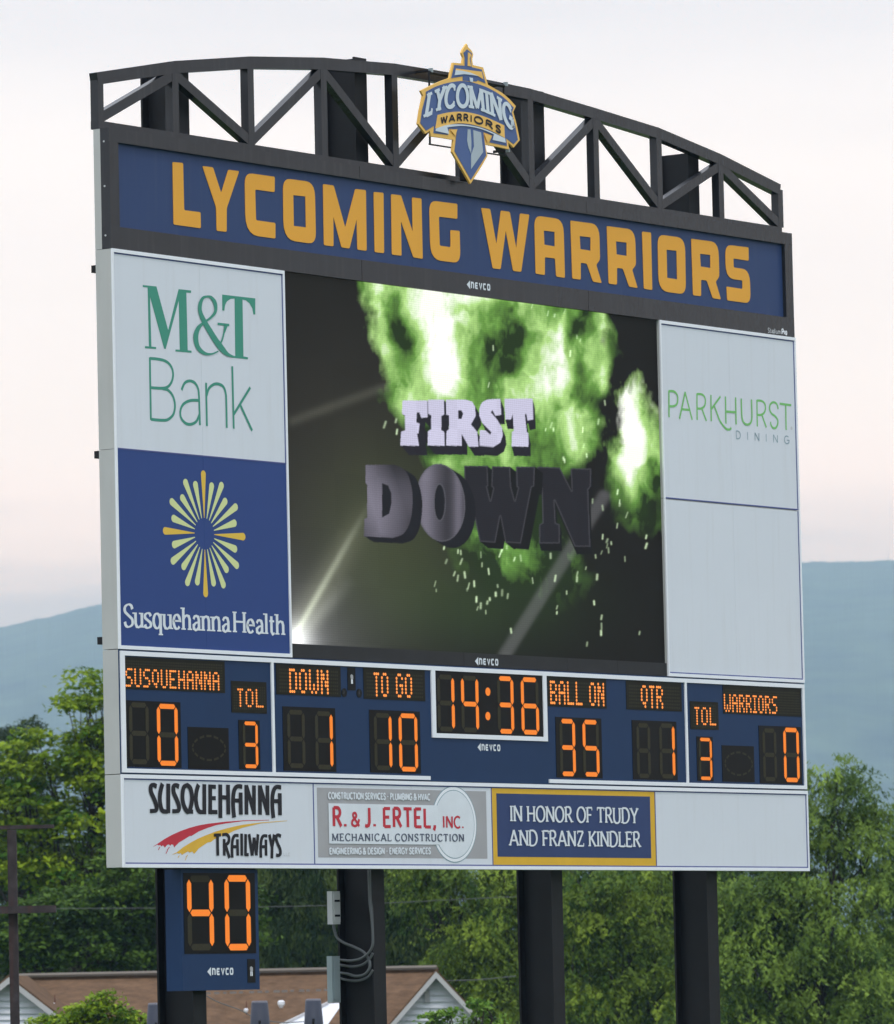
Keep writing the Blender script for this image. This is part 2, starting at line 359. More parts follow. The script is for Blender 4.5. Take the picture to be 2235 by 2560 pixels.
def text_mesh(mb, text, A, B, T, w, thick, thin, serif=0.0, st=0.02, track=0.08, space=0.34, warp=None, ang=22):
    """lettering from baseline point A to baseline point B; T is the top of the first letter (all u,v)."""
    gl, tot = glyph_strokes(text, track, space)
    A = np.array(A); B = np.array(B); H = T[1] - A[1]
    def mp(p): return A + (B - A) * (p[0] / tot) + np.array([0, p[1] * H])
    if warp: mp = lambda p: warp(p[0] / tot, p[1])
    nb = nib(thick, thin, ang)
    for x, gw, strokes, sf in gl:
        mb.cut()
        for s_ in strokes:
            q = [mp((x + p[0], p[1])) for p in s_]
            if warp and len(q) == 2: q = [mp((x + s_[0][0] + (s_[1][0] - s_[0][0]) * k / 3, s_[0][1] + (s_[1][1] - s_[0][1]) * k / 3)) for k in range(4)]
            strip(mb, q, nb, w)
        if serif:
            for s_ in sf:
                if len(s_) == 3:
                    q = [mp((x + s_[0], s_[1] - .10)), mp((x + s_[0], s_[1] + .10))]; strip(mb, q, lambda t, s: thin * 0.9, w)
                else:
                    y = s_[1]; dy = st / H / 2; yy = y + dy if y < .3 else y - dy
                    c = mp((x + s_[0], yy)); d = mp((x + s_[0] + .01, yy)) - c; d /= np.linalg.norm(d)
                    strip(mb, [c - d * serif, c + d * serif], lambda t, s: st, w)

W_ = 11.105; HB = 5.5; HT = 6.584; DP = 0.183; V_S = 1.928; V_L = 0.8266
# ------------------------------------------------------------------ setting: ground, far ridge
GC = CAM * np.array([1, 1, 0])
def ground():
    m = bpy.data.materials.new('grass'); m.use_nodes = True; nt = m.node_tree; b = nt.nodes['Principled BSDF']
    b.inputs['Roughness'].default_value = 0.9
    n = nt.nodes.new('ShaderNodeTexNoise'); n.inputs['Scale'].default_value = 0.4; n.inputs['Detail'].default_value = 8
    tc = nt.nodes.new('ShaderNodeTexCoord'); nt.links.new(tc.outputs['Object'], n.inputs['Vector'])
    cr = nt.nodes.new('ShaderNodeValToRGB'); nt.links.new(n.outputs[0], cr.inputs[0])
    cr.color_ramp.elements[0].color = (0.03, 0.06, 0.015, 1); cr.color_ramp.elements[1].color = (0.07, 0.12, 0.03, 1)
    nt.links.new(cr.outputs[0], b.inputs['Base Color'])
    g = MB()
    n_ = 12; V = [tuple(GC + FW * (-480 + 12900 * j / n_) + RT * (-6600 + 13200 * i / n_)) for j in range(n_ + 1) for i in range(n_ + 1)]
    F = [(j * (n_ + 1) + i, j * (n_ + 1) + i + 1, (j + 1) * (n_ + 1) + i + 1, (j + 1) * (n_ + 1) + i) for j in range(n_) for i in range(n_)]
    g.add(V, F); tag(g.build('ground', m), kind='structure')
ground()
HD = 9000.0
def vnoise(x, seed=0):
    x = np.asarray(x, float); i = np.floor(x).astype(int); f = x - i; f = f * f * (3 - 2 * f)
    h = lambda n: np.modf(np.abs(np.sin((n + seed * 57) * 127.1) * 43758.5453))[0]
    return h(i) * (1 - f) + h(i + 1) * f
def hill():
    xs = np.concatenate([np.linspace(-8500, -300, 60, endpoint=False), np.linspace(-300, 2535, 900), np.linspace(2535, 10500, 60)[1:]])
    ry = np.interp(xs, [-9000, -6000, 0, 60, 150, 254, 700, 1400, 2010, 2235, 2600, 8000, 10500], [1900, 1800, 1588, 1572, 1548, 1520, 1450, 1418, 1412, 1407, 1405, 1500, 1800])
    ry = ry - (vnoise(xs / 9, 1) * 2.2 + vnoise(xs / 3.1, 2) * 1.5 + vnoise(xs / 34, 3) * 5 - 4)
    rows = [(0.55, 0.0), (0.6, .12), (0.65, .28), (0.7, .45), (0.8, .66), (0.9, .86), (0.97, .975), (1.0, 1.0), (1.06, .8), (1.25, 0.0)]
    V = []; n = len(xs)
    for k, (fr, hh) in enumerate(rows):
        for i, x in enumerate(xs):
            d = ray(x, 2520); d = d / d.dot(FW); top = far(x, ry[i], HD)[2]
            q = CAM + d * HD * fr
            z = top * hh
            if 0 < k < 7: z += (vnoise(x / 160 + k * 7, k)) * 14 - 7
            V.append((q[0], q[1], z if 0 < k < len(rows) - 1 else -1.0))
    F = [(k * n + i, k * n + i + 1, (k + 1) * n + i + 1, (k + 1) * n + i) for k in range(len(rows) - 1) for i in range(n - 1)]
    m = mat('forest_far', (0.030, 0.052, 0.030), rough=1.0, spec=0.0, var=0.95, vscale=0.012)
    tag(obj('hills', V, F, m), kind='structure')
hill()
HAZE_TOP = 790.0
def haze():
    top = HAZE_TOP
    V = [tuple(GC + FW * f + RT * l + np.array([0, 0, z])) for z in (-3.0, top) for f, l in ((-500, 6750), (-500, -6750), (12600, -6750), (12600, 6750))]
    V = [V[i] for i in (1, 0, 3, 2, 5, 4, 7, 6)]
    m = bpy.data.materials.new('haze_air'); m.use_nodes = True; nt = m.node_tree; nt.nodes.clear()
    o = nt.nodes.new('ShaderNodeOutputMaterial'); v = nt.nodes.new('ShaderNodeVolumePrincipled')
    v.inputs['Color'].default_value = (0.43, 0.72, 1.0, 1); v.inputs['Absorption Color'].default_value = (1, 1, 1, 1); v.inputs['Density'].default_value = 0.00016
    v.inputs['Anisotropy'].default_value = 0.0
    nt.links.new(v.outputs[0], o.inputs['Volume'])
    ob = obj('haze', V, [(0, 3, 2, 1), (4, 5, 6, 7), (0, 1, 5, 4), (1, 2, 6, 5), (2, 3, 7, 6), (3, 0, 4, 7)], m)
    tag(ob, kind='stuff')
haze()
#MAST
t = MB(); a = far(2220, 1408, HD * .99); b_ = far(2220, 1370, HD * .99)
t.tube([a - np.array([0, 0, 8]), b_], [0.5, 0.25], 5)
tag(t.build('radio_mast', frame_m), 'thin dark radio mast standing on the ridge at far right', 'mast')

# ------------------------------------------------------------------ steel columns
UC = [1.300, 4.010, 6.910, 9.620]; CB, CW0, CH = 0.19, 0.27, 0.414
TOPS = [P(430, 168, .5)[1], P(905, 147, .3)[1], P(1290, 238, .6)[1], P(1700, 386, .45)[1]]
print('column tops', TOPS)
for u, tv, lab in zip(UC, TOPS, ['black steel column under the sign, leftmost, carrying the play clock', 'black steel column with electrical boxes and grey conduits on its side', 'black steel column under the navy panel with the gold frame', 'black steel column under the blank white panel, furthest right']):
    r = empty('steel_column', (u + CB / 2, CW0 + CH / 2, 0), lab, 'column', 'black steel columns carrying the scoreboard')
    top = Z0 + tv
    MB().box((u, CW0, 0), (u + CB, CW0 + .022, top)).build('flange', column_m, r)
    MB().box((u, CW0 + CH - .022, 0), (u + CB, CW0 + CH, top)).build('flange', column_m, r)
    MB().box((u + CB / 2 - .008, CW0 + .022, 0), (u + CB / 2 + .008, CW0 + CH - .022, top)).build('web', column_m, r)
    MB().box((u - .1, CW0 - .1, 0), (u + CB + .1, CW0 + CH + .1, .03)).build('base_plate', column_m, r)

# ------------------------------------------------------------------ arched truss
cA = Crop(200, 80, 1000, wp=.12); cB = Crop(1100, 80, 1000, wp=.12)
TW0, TW1 = .12, .21
top_px = [cA(75, 180), cA(430, 130), cA(768, 110), cA(1105, 117), cA(1415, 142), None, cB(415, 255), cB(712, 343), cB(990, 430), cB(1268, 548), cB(1530, 683)]
uN = [0.035] + [W_ * k / 10 for k in range(1, 10)] + [W_ - 0.01]
vN = [p[1] if p else None for p in top_px]; vN[5] = (vN[4] + vN[6]) / 2 + .015
print('truss v', [round(v, 3) for v in vN], [round(p[0], 3) for p in top_px if p])
tr = empty('arched_truss', (W_ / 2, TW0, Z0 + HT), 'charcoal steel arched truss on top of the scoreboard', 'truss')
ym = (TW0 + TW1) / 2; hd = (TW1 - TW0) / 2
CHH = .056
for i in range(10):
    a = (uN[i] - (.035 if i == 0 else 0), ym, Z0 + vN[i] - CHH); b_ = (uN[i + 1], ym, Z0 + vN[i + 1] - CHH)
    MB().beam(a, b_, CHH, hd, None).build('top_chord', frame_m, tr)
MB().uvbox(0, HT + .001, W_, HT + .075, TW0, TW1).build('bottom_chord', frame_m, tr)
for i in range(11):
    hw = .045; d = hd * .97
    MB().uvbox(uN[i] - hw + (.012 if i == 0 else 0), HT + .075, uN[i] + hw, vN[i] - CHH, ym - d, ym + d).build('vertical_post', frame_m, tr)
for i in range(10):
    lo = HT + .10; up0 = (uN[i], lo) if i % 2 == 0 else (uN[i], vN[i] - .12); up1 = (uN[i + 1], vN[i + 1] - .12) if i % 2 == 0 else (uN[i + 1], lo)
    MB().beam((up0[0], ym, Z0 + up0[1]), (up1[0], ym, Z0 + up1[1]), .045, hd * .92, None).build('diagonal_brace', frame_m, tr)

# ------------------------------------------------------------------ header sign
hs = empty('header_sign', (W_ / 2, 0, Z0 + HB), 'long navy header sign with big orange capital letters in a charcoal frame', 'sign')
cH = Crop(200, 80, 1000)
pTL = cH(172, 495); pBL = cH(175, 880); cH2 = Crop(1100, 80, 1000); pTR = cH2(1545, 950); pBR = cH2(1553, 1272)
print('header panel', pTL, pBL, pTR, pBR)
u0, u1 = pTL[0], pBR[0]; v1 = (pTL[1] + pTR[1]) / 2; v0 = (pBL[1] + pBR[1]) / 2
HF = 0.105     # depth of the dark front part of the cabinet
FR = 0.04
secs = [0, 3.70, 7.40, W_]
for a, b_ in zip(secs[:-1], secs[1:]):
    MB().uvbox(a + (.0 if a == 0 else .003), v1, b_ - .003 * (b_ < W_), HT, 0, HF).build('frame_rail', frame_m, hs)
    MB().uvbox(a + (.0 if a == 0 else .003), HB + .001, b_ - .003 * (b_ < W_), v0, 0, HF).build('frame_rail', frame_m, hs)
MB().uvbox(0, v0, u0, v1, 0.001, HF - .001).build('frame_stile', frame_m, hs)
MB().uvbox(u1, v0, W_, v1, 0.001, HF - .001).build('frame_stile', frame_m, hs)
MB().uvbox(0.001, HB + .002, W_ - .001, HT - .002, HF, DP).build('cabinet', alu_m, hs)
ps = [u0, 1.05, 4.55, 8.1, u1]
for a, b_ in zip(ps[:-1], ps[1:]):
    MB().uvbox(a + (.0005 if a > u0 else 0), v0, b_ - .0005, v1, FR, FR + .02).build('face_panel', header_m, hs)
for v in (HT - .12, (HT + HB) / 2 + .02, HB + .12):
    t = MB(); t.tube([(-.006, .06, Z0 + v), (.002, .06, Z0 + v)], .009, 8); t.build('bolt', whitebox_m, hs)
LA = Crop(420, 400, 400); LB = Crop(800, 440, 400); LC = Crop(1190, 500, 400); LD = Crop(1530, 560, 400)
PXM = 0.0     # filled below: metres per crop pixel, vertical
def letter(crop, pts, hole=None, du=0, r0=.018):
    P_ = []; R_ = []
    for p in pts:
        q = crop(p[0], p[1], FR - .004); P_.append((q[0] + du, q[1])); R_.append(r0 if len(p) < 3 else p[2] * .00125)
    loops = [rounded(P_, R_)]
    if hole: loops.append([(q[0] + du, q[1]) for q in crop.pts(hole, FR - .004)])
    return MB().prism(loops, FR - .006, .005).build('letter', orange_m, hs)
letter(LA, [(50, 22), (168, 33), (180, 562), (364, 585), (367, 765), (62, 722)])
letter(LA, [(384, 67), (503, 82), (595, 372), (675, 108), (796, 125), (657, 540), (656, 805), (545, 793), (538, 530)])
letter(LA, [(858, 140, 90), (1195, 188), (1193, 360), (975, 330), (985, 675), (1202, 705), (1202, 880), (870, 835, 150)])
letter(LA, [(1287, 203, 90), (1642, 250, 110), (1657, 943, 90), (1295, 893, 140)], [(1402, 393), (1538, 408), (1545, 755), (1408, 738)])
letter(LB, [(33, 90), (152, 106), (282, 580), (395, 145), (513, 158), (522, 838), (418, 825), (410, 480), (330, 812), (240, 800), (148, 450), (150, 788), (44, 775)])
letter(LB, [(600, 178), (710, 188), (717, 865), (612, 852)])
letter(LB, [(795, 203), (906, 216), (1038, 630), (1030, 240), (1135, 252), (1150, 928), (1045, 912), (905, 500), (912, 893), (805, 880)])
letter(LB, [(1222, 272, 90), (1537, 312), (1537, 480), (1330, 455), (1340, 780), (1462, 798), (1460, 605), (1563, 615), (1572, 978, 90), (1238, 935, 130)])
letter(LC, [(57, 88), (157, 99), (228, 500), (278, 118), (377, 132), (450, 545), (493, 150), (596, 163), (505, 805), (415, 795), (332, 340), (275, 775), (187, 765)])
letter(LC, [(652, 172, 90), (978, 218, 110), (995, 872), (898, 858), (885, 655), (770, 640), (770, 840), (668, 825)], [(758, 342), (880, 357), (882, 520), (765, 500)])
Rp = [(1057, 230), (1378, 272, 110), (1388, 670, 25), (1345, 725), (1407, 930), (1310, 915), (1240, 712), (1172, 702), (1172, 892), (1078, 880)]
Rh = [(1160, 403), (1283, 418), (1283, 568), (1168, 550)]
letter(LC, Rp, Rh)
letter(LC, Rp, Rh, LC(1465, 297)[0] - LC(1057, 230)[0])
letter(LD, [(336, 84), (436, 96), (450, 740), (357, 725)])
letter(LD, [(510, 115, 90), (816, 158, 110), (827, 790, 90), (522, 748, 130)], [(610, 288), (722, 300), (730, 620), (617, 603)])
letter(LC, Rp, Rh, LD(888, 168)[0] - LC(1057, 230)[0])
letter(LD, [(1268, 230, 90), (1528, 262), (1530, 412), (1358, 385), (1362, 487), (1540, 512, 110), (1552, 890, 80), (1290, 855), (1282, 700), (1462, 728), (1460, 632), (1275, 606, 120)])
def brand(parent, a, b, w, m=lite_m, base=None):
    """arrow and NEVCO lettering between two corner picks (src px): a = left tip, b = right end"""
    u0_, v0_ = P(a[0], a[1], w); u1_, _ = P(b[0], b[1], w); L_ = u1_ - u0_; h = L_ * .112
    t = MB(); t.prism([[(u0_, v0_), (u0_ + L_ * .14, v0_ - h * .95), (u0_ + L_ * .14, v0_ + h * .95)]], w - .001, 0)
    x = u0_ + L_ * .17; cw = (L_ * .83) / 5; g = cw * .80
    k = cw * .25; y0_ = v0_ - h * .74; y1_ = v0_ + h * .74; f = lambda t_, s_: k
    def st(i, pts): strip(t, [(x + i * cw + p[0] * (g - k) + k / 2, y0_ + k / 2 + p[1] * (y1_ - y0_ - k)) for p in pts], f, w - .002)
    st(0, [(0, -.1), (0, 1), (.75, 1), (1, .8), (1, -.1)])
    st(1, [(1, 1), (.15, 1), (0, .8), (0, .2), (.15, 0), (1, 0)]); st(1, [(0, .5), (.9, .5)])
    st(2, [(-.05, 1.1), (.5, 0), (1.05, 1.1)])
    st(3, [(1, 1), (.15, 1), (0, .8), (0, .2), (.15, 0), (1, 0)])
    st(4, [(.15, 1), (.85, 1), (1, .8), (1, .2), (.85, 0), (.15, 0), (0, .2), (0, .8), (.15, 1)])
    return tag(t.build('maker_logo', m, parent), kind='stuff')
brand(hs, (1166.5, 711), (1227, 722), 0)
t = MB(); cS = Crop(1820, 760, 224)
text_mesh(t, 'Stadium', cS(795, 570), cS(1050, 600), cS(795, 478), -.001, .008, .006, track=.12); tag(t.build('lettering', faint_m, hs), kind='stuff')
t = MB(); text_mesh(t, 'Pro', cS(1070, 602), cS(1178, 614), cS(1070, 500), -.001, .016, .014, track=.12); tag(t.build('lettering', trim_m, hs), kind='stuff')

# ------------------------------------------------------------------ emblem
EW = -0.115
cE = Crop(980, 90, 400, wp=EW)
em = empty('emblem_sign', (*[cE(880, 900)[0]], EW, Z0 + cE(880, 900)[1]), 'sword shaped emblem sign in gold, navy and silver on the truss', 'sign')
def plate(name, pts, m, k, crop=cE, th=.0035, sm=False, w=None):
    q = crop.pts(pts)
    return MB().prism([q], (EW if w is None else w) - k * .004, th).build(name, m, em)
goldo = [(838, 85), (856, 128), (892, 163), (910, 210), (898, 262), (907, 325), (1022, 352), (1048, 450), (1075, 545), (1150, 588), (1240, 640), (1320, 710), (1388, 785), (1358, 850), (1395, 985), (1432, 1165), (1362, 1250), (1300, 1185), (1312, 1270), (1180, 1240), (1045, 1215), (1070, 1345), (980, 1500), (880, 1655), (780, 1480), (676, 1300), (690, 1162), (560, 1140), (440, 1125), (425, 1060), (375, 1095), (292, 985), (315, 830), (350, 668), (322, 612), (470, 540), (560, 500), (646, 470), (665, 380), (685, 298), (790, 308), (800, 240), (780, 190), (795, 150)]
MB().prism([cE.pts(goldo)], EW, .022).build('backing_plate', gold2_m, em)
plate('navy_handle', [(812, 335), (812, 240), (798, 190), (838, 150), (892, 195), (876, 255), (890, 352)], navy2_m, 1)
plate('gold_stripe', [(842, 336), (845, 185), (868, 192), (880, 215), (862, 255), (880, 342)], gold2_m, 2)
plate('navy_guard', [(697, 325), (815, 334), (890, 350), (1003, 376), (1045, 530), (960, 495), (940, 510), (790, 500), (790, 452), (662, 472)], navy2_m, 1)
plate('gold_guard', [(712, 365), (998, 400), (1018, 485), (940, 440), (840, 412), (705, 395)], gold2_m, 2)
plate('silver_guard', [(705, 382), (780, 390), (870, 412), (960, 450), (900, 440), (800, 428), (692, 440)], silver_m, 3)
shield = catmull([(378, 625), (500, 562), (650, 520), (800, 505), (950, 535), (1100, 595), (1250, 690), (1360, 803)], 4) + [(1338, 858), (1372, 985), (1407, 1160), (1360, 1212), (1275, 1145), (1285, 1232), (1090, 1192), (1125, 1115), (1020, 1075), (1052, 1338), (880, 1610), (698, 1290), (725, 1050), (635, 1038), (625, 1108), (462, 1088), (470, 1005), (380, 1060), (315, 975), (335, 830), (378, 668)]
plate('navy_shield', shield, navy2_m, 1)
plate('silver_pommel', [(858, 465), (895, 472), (897, 517), (865, 512)], silver_m, 3)
band = catmull([(505, 885), (620, 858), (740, 848), (880, 862), (1050, 912), (1250, 1002)], 4) + [(1257, 1142)] + catmull([(1257, 1142), (1090, 1055), (960, 1010), (820, 982), (680, 985), (480, 1035)], 4)[1:]
plate('gold_band', band, gold2_m, 2)
rib = catmull([(482, 1038), (600, 1000), (740, 990), (900, 1008), (1050, 1052), (1256, 1148)], 4) + [(1264, 1197), (1118, 1165), (1132, 1103)] + catmull([(1132, 1103), (1020, 1055), (900, 1022), (760, 1008), (608, 1025)], 4)[1:] + [(628, 1098), (478, 1065)]
plate('silver_ribbon', rib, silver_m, 3)
plate('gold_notch', [(642, 1050), (722, 1045), (700, 1120)], gold2_m, 3); plate('gold_notch', [(1025, 1100), (1108, 1118), (1060, 1195)], gold2_m, 3)
plate('silver_blade', [(842, 1045), (872, 1048), (882, 1180), (880, 1320), (850, 1250), (836, 1170)], blade_m, 2)
plate('silver_blade', [(904, 1055), (990, 1080), (1014, 1300), (880, 1490), (880, 1335), (912, 1240)], blade_m, 2)
def arc_warp(bot, top, crop):
    def f(s, t):
        def at(L):
            x = s * (len(L) - 1); i = min(int(max(x, 0)), len(L) - 2); fr = x - i
            c = catmull(L, 8); k = min(max(s * (len(c) - 1), 0), len(c) - 1.001); j = int(k); return np.array(c[j]) * (1 - k + j) + np.array(c[j + 1]) * (k - j)
        a, b = at(bot), at(top); q = a + (b - a) * t
        return np.array(crop(q[0], q[1]))
    return f
t = MB()
text_mesh(t, 'LYCOMING', None, (0, 0), (0, 0), EW - .011, .050, .030, serif=.038, st=.022, track=.10,
          warp=None) if False else None
_bot = [(365, 900), (490, 838), (620, 800), (770, 790), (920, 815), (1080, 872), (1220, 950), (1350, 1055)]
_top = [(405, 645), (520, 590), (640, 556), (770, 552), (900, 572), (1060, 625), (1200, 700), (1320, 800)]
def warp_text(mb, text, bot, top, crop, w, thick, thin, serif, st, track, space=.3, ang=10):
    gl, tot = glyph_strokes(text, track, space); wf = arc_warp(bot, top, crop); nb = nib(thick, thin, ang)
    for x, gw, strokes, sf in gl:
        mb.cut()
        for s_ in strokes:
            if len(s_) == 2: s_ = [(s_[0][0] + (s_[1][0] - s_[0][0]) * k / 3, s_[0][1] + (s_[1][1] - s_[0][1]) * k / 3) for k in range(4)]
            strip(mb, [wf((x + p[0]) / tot, p[1]) for p in s_], nb, w)
        if serif:
            for s_ in sf:
                if len(s_) == 3:
                    strip(mb, [wf((x + s_[0] - .03) / tot, s_[1] - .12), wf((x + s_[0] - .03) / tot, s_[1] + .12)], lambda t, s: st * .9, w); continue
                y = .045 if s_[1] < .5 else .955
                c = wf((x + s_[0]) / tot, y); d = wf((x + s_[0]) / tot + .004, y) - c; d /= np.linalg.norm(d)
                strip(mb, [c - d * serif, c + d * serif], lambda t, s: st, w)
warp_text(t, 'LYCOMING', _bot, _top, cE, EW - .011, .050, .036, .044, .028, .12); t.split('letter', silver_m, em)
t = MB(); warp_text(t, 'WARRIORS', [(540, 985), (640, 962), (760, 952), (880, 962), (1040, 1008), (1205, 1092)], [(540, 912), (640, 888), (760, 878), (880, 890), (1045, 940), (1205, 1018)], cE, EW - .011, .020, .020, 0, 0, .22); t.split('letter', ink_m, em)
cK = Crop(980, 90, 400, wp=-.045)
t = MB(); bp = lambda x, y: (lambda q: (q[0], -.045, q[1] + Z0))(cK(x, y))
t.tube([bp(415, 395), bp(425, 1212)], .011, 6); t.tube([bp(1250, 545), bp(1262, 1345)], .011, 6)
t.tube([bp(415, 1212), bp(1262, 1342)], .008, 6); t.tube([bp(415, 405), bp(1250, 560)], .018, 6)
t.build('mounting_frame', column_m, em)
for x, y in ((430, 385), (1268, 540), (1290, 1280)):
    q = bp(x, y); MB().box((q[0] - .012, -.07, q[2] - .02), (q[0] + .012, -.03, q[2] + .02)).build('bracket', steel_m, em); MB().box((q[0] - .01, -.03, q[2] - .012), (q[0] + .01, .118, q[2] + .012)).build('bracket', column_m, em)
tp = MB(); a = cK(870, 1560); tp.box((a[0] - .10, -.068, a[1] + Z0 - .06), (a[0] + .03, 0.0, a[1] + Z0 + .05)); tp.build('bracket', column_m, em)

# ------------------------------------------------------------------ cabinets of the sponsor signs
def cabinet(name, u0, v0, u1, v1, label, border=.024, line=.012, face=white_m, panel_face=True, bottom=.032, seam=None, top=.032, topline=True):
    r = empty(name, ((u0 + u1) / 2, 0, Z0 + v0), label, 'sign')
    MB().uvbox(u0 + .001, v0 + .002, u1 - .001, v1 - .002, .004, DP).build('cabinet', alu_m, r)
    bt = top
    for nm, a in (('trim', (u0, v1 - bt, u1, v1)), ('trim', (u0, v0, u1, v0 + bottom)), ('trim', (u0, v0 + bottom, u0 + border, v1 - bt)), ('trim', (u1 - border, v0 + bottom, u1, v1 - bt))):
        if a[3] - a[1] > .002: MB().uvbox(a[0], a[1], a[2], a[3], -.012, .004).build('trim', trim_m, r)
    U0, V0, U1, V1 = u0 + border, v0 + bottom, u1 - border, v1 - bt
    if line:
        for a in (((U0, V1 - line, U1, V1),) if topline else ()) + ((U0, V0, U1, V0 + line), (U0, V0 + line, U0 + line, V1 - line), (U1 - line, V0 + line, U1, V1 - line)):
            MB().uvbox(*a, -.003, .004).build('pinstripe', line_m, r)
    xs = [U0] + ([seam] if seam else []) + [U1]
    if panel_face:
        for a, b in zip(xs[:-1], xs[1:]):
            MB().uvbox(a + (0.0008 if a > U0 else line), V0 + line, b - (0.0008 if b < U1 else line), V1 - line, 0, .004).build('face_panel', face, r)
    return r, (U0 + line, V0 + line, U1 - line, V1 - line)
c1 = Crop(220, 600, 520); c2 = Crop(220, 1100, 520)
uL = c1(1690, 270)[0]; vM = c2(253, 78)[1]; vM2 = c2(1697, 207)[1]
print('left cabinet right edge', uL, c2(1740, 1840)[0], 'mid v', vM, vM2)
vM = (vM + vM2) / 2
uL = (uL + c2(1748, 1870)[0]) / 2
useam = c1(960, 300)[0]
bank, BR = cabinet('bank_sign', 0, vM, uL, HB, 'white sign with green serif capitals above the word Bank', bottom=.0, seam=useam)
health, HR = cabinet('hospital_sign', 0, V_S + .004, uL, vM, 'royal blue sign with a yellow sunburst and white serif words', face=health_m, line=0.0, top=0.0, seam=useam)
for o in bank.children:
    pass
def stroke_part(parent, crop, strokes, m, width, name='letter', w=-.001, smooth=True, nb=None):
    t = MB()
    for s_ in strokes:
        pts = s_[0] if isinstance(s_[0], list) else s_
        q = crop.pts(pts, 0); q = catmull(q, 6) if (smooth and len(q) > 2) else q
        strip(t, q, nb or (lambda t_, s__: width), w)
    return t.build(name, m, parent)
# M & T
MB().prism([c1.pts([(471, 388), (588, 400), (690, 778), (780, 423), (887, 435), (886, 456), (846, 453), (858, 950), (891, 954), (890, 971), (752, 960), (754, 943), (790, 946), (781, 520), (668, 939), (655, 936), (533, 488), (545, 918), (586, 922), (585, 939), (489, 932), (491, 914), (524, 917), (513, 408), (471, 405)])], -.002, .001).build('letter', greenl_m, bank)
MB().prism([c1.pts([(1155, 470), (1440, 503), (1440, 642), (1424, 641), (1415, 590), (1390, 545), (1360, 520), (1330, 514), (1338, 1003), (1377, 1010), (1376, 1028), (1228, 1012), (1229, 998), (1268, 1000), (1262, 503), (1225, 507), (1195, 530), (1180, 560), (1173, 609), (1156, 606)])], -.002, .001).build('letter', greenl_m, bank)
amp = [(1120, 958, .020), (1060, 982, .026), (1000, 975, .05), (945, 925, .09), (925, 840, .115), (945, 765, .08), (990, 715, .04), (1050, 672, .036), (1092, 620, .06), (1093, 550, .085), (1060, 497, .05), (1022, 487, .03), (985, 503, .05), (962, 560, .085), (965, 625, .09), (1000, 705, .10), (1050, 790, .11), (1100, 870, .115), (1150, 935, .11), (1200, 985, .06), (1250, 1004, .022)]
q = catmull([(*c1(x, y, 0), wd * .62) for x, y, wd in amp], 5)
t = MB()
for q_ in (q[:len(q) // 3 + 1], q[len(q) // 3:]):
    strip(t, [p[:2] for p in q_], lambda t_, s_: q_[int(round(s_ * (len(q_) - 1)))][2], -.003)
strip(t, catmull(c1.pts([(1185, 730), (1168, 800), (1152, 860), (1130, 905)], 0), 5), lambda t_, s_: .020 + .035 * max(0, 1 - s_ * 3), -.003)
strip(t, c1.pts([(1115, 722), (1215, 733)], 0), lambda t_, s_: .022, -.003); t.build('letter', greenl_m, bank)
BWD = .0265
stroke_part(bank, c1, [[(532, 1012), (541, 1550)], [(532, 1020), (600, 1026), (670, 1045), (715, 1090), (732, 1150), (722, 1215), (690, 1262), (640, 1277), (537, 1272)], [(640, 1280), (690, 1295), (730, 1345), (748, 1420), (735, 1500), (690, 1545), (640, 1553), (541, 1545)]], greenl_m, BWD)
stroke_part(bank, c1, [[(805, 1292), (830, 1235), (870, 1214), (915, 1228), (945, 1275), (955, 1350), (963, 1595)], [(955, 1382), (880, 1383), (820, 1415), (795, 1470), (800, 1530), (835, 1575), (880, 1588), (930, 1565), (958, 1505)]], greenl_m, BWD)
stroke_part(bank, c1, [[(1016, 1230), (1023, 1602)], [(1021, 1340), (1040, 1280), (1080, 1245), (1120, 1240), (1162, 1262), (1185, 1320), (1190, 1400), (1194, 1618)]], greenl_m, BWD)
stroke_part(bank, c1, [[(1241, 1088), (1254, 1625)], [(1396, 1270), (1254, 1502)], [(1306, 1412), (1412, 1642)]], greenl_m, BWD, smooth=False)
# sunburst
cc = c2(1003, 808); Rr = c2(992, 262)[1] - cc[1]; Rr = abs(Rr)
lens = {0: 1.0, 15: .85, 30: .965, 45: .82, 60: .985, 75: .85, 90: 1.04}
for k in range(24):
    a = k * 15; am = a % 180; am = 180 - am if am > 90 else am; Lr = lens[int(am)] * Rr
    ca, sa = math.sin(math.radians(a)), math.cos(math.radians(a)); r0 = .25 * Rr; wt = .060 * Rr
    base = [(r0, -.006 * Rr), (Lr - wt, -wt)] + [(Lr - wt + wt * math.sin(math.radians(b)), -wt * math.cos(math.radians(b))) for b in range(20, 180, 20)] + [(Lr - wt, wt), (r0, .006 * Rr)]
    q = [(cc[0] + ca * x + sa * y, cc[1] + sa * x - ca * y) for x, y in base]
    MB().prism([q], -.0015, .001).build('sun_ray', gold_m if k % 6 == 0 else cream_m, health)
t = MB(); text_mesh(t, 'Susquehanna', c2(308, 1608), c2(1222, 1655), c2(308, 1415), -.001, .037, .014, serif=.031, st=.013, track=.05, ang=10)
text_mesh(t, 'Health', c2(1253, 1655), c2(1695, 1680), c2(1253, 1478), -.001, .037, .014, serif=.031, st=.013, track=.05, ang=10)
t.split('letter', lite_m, health)
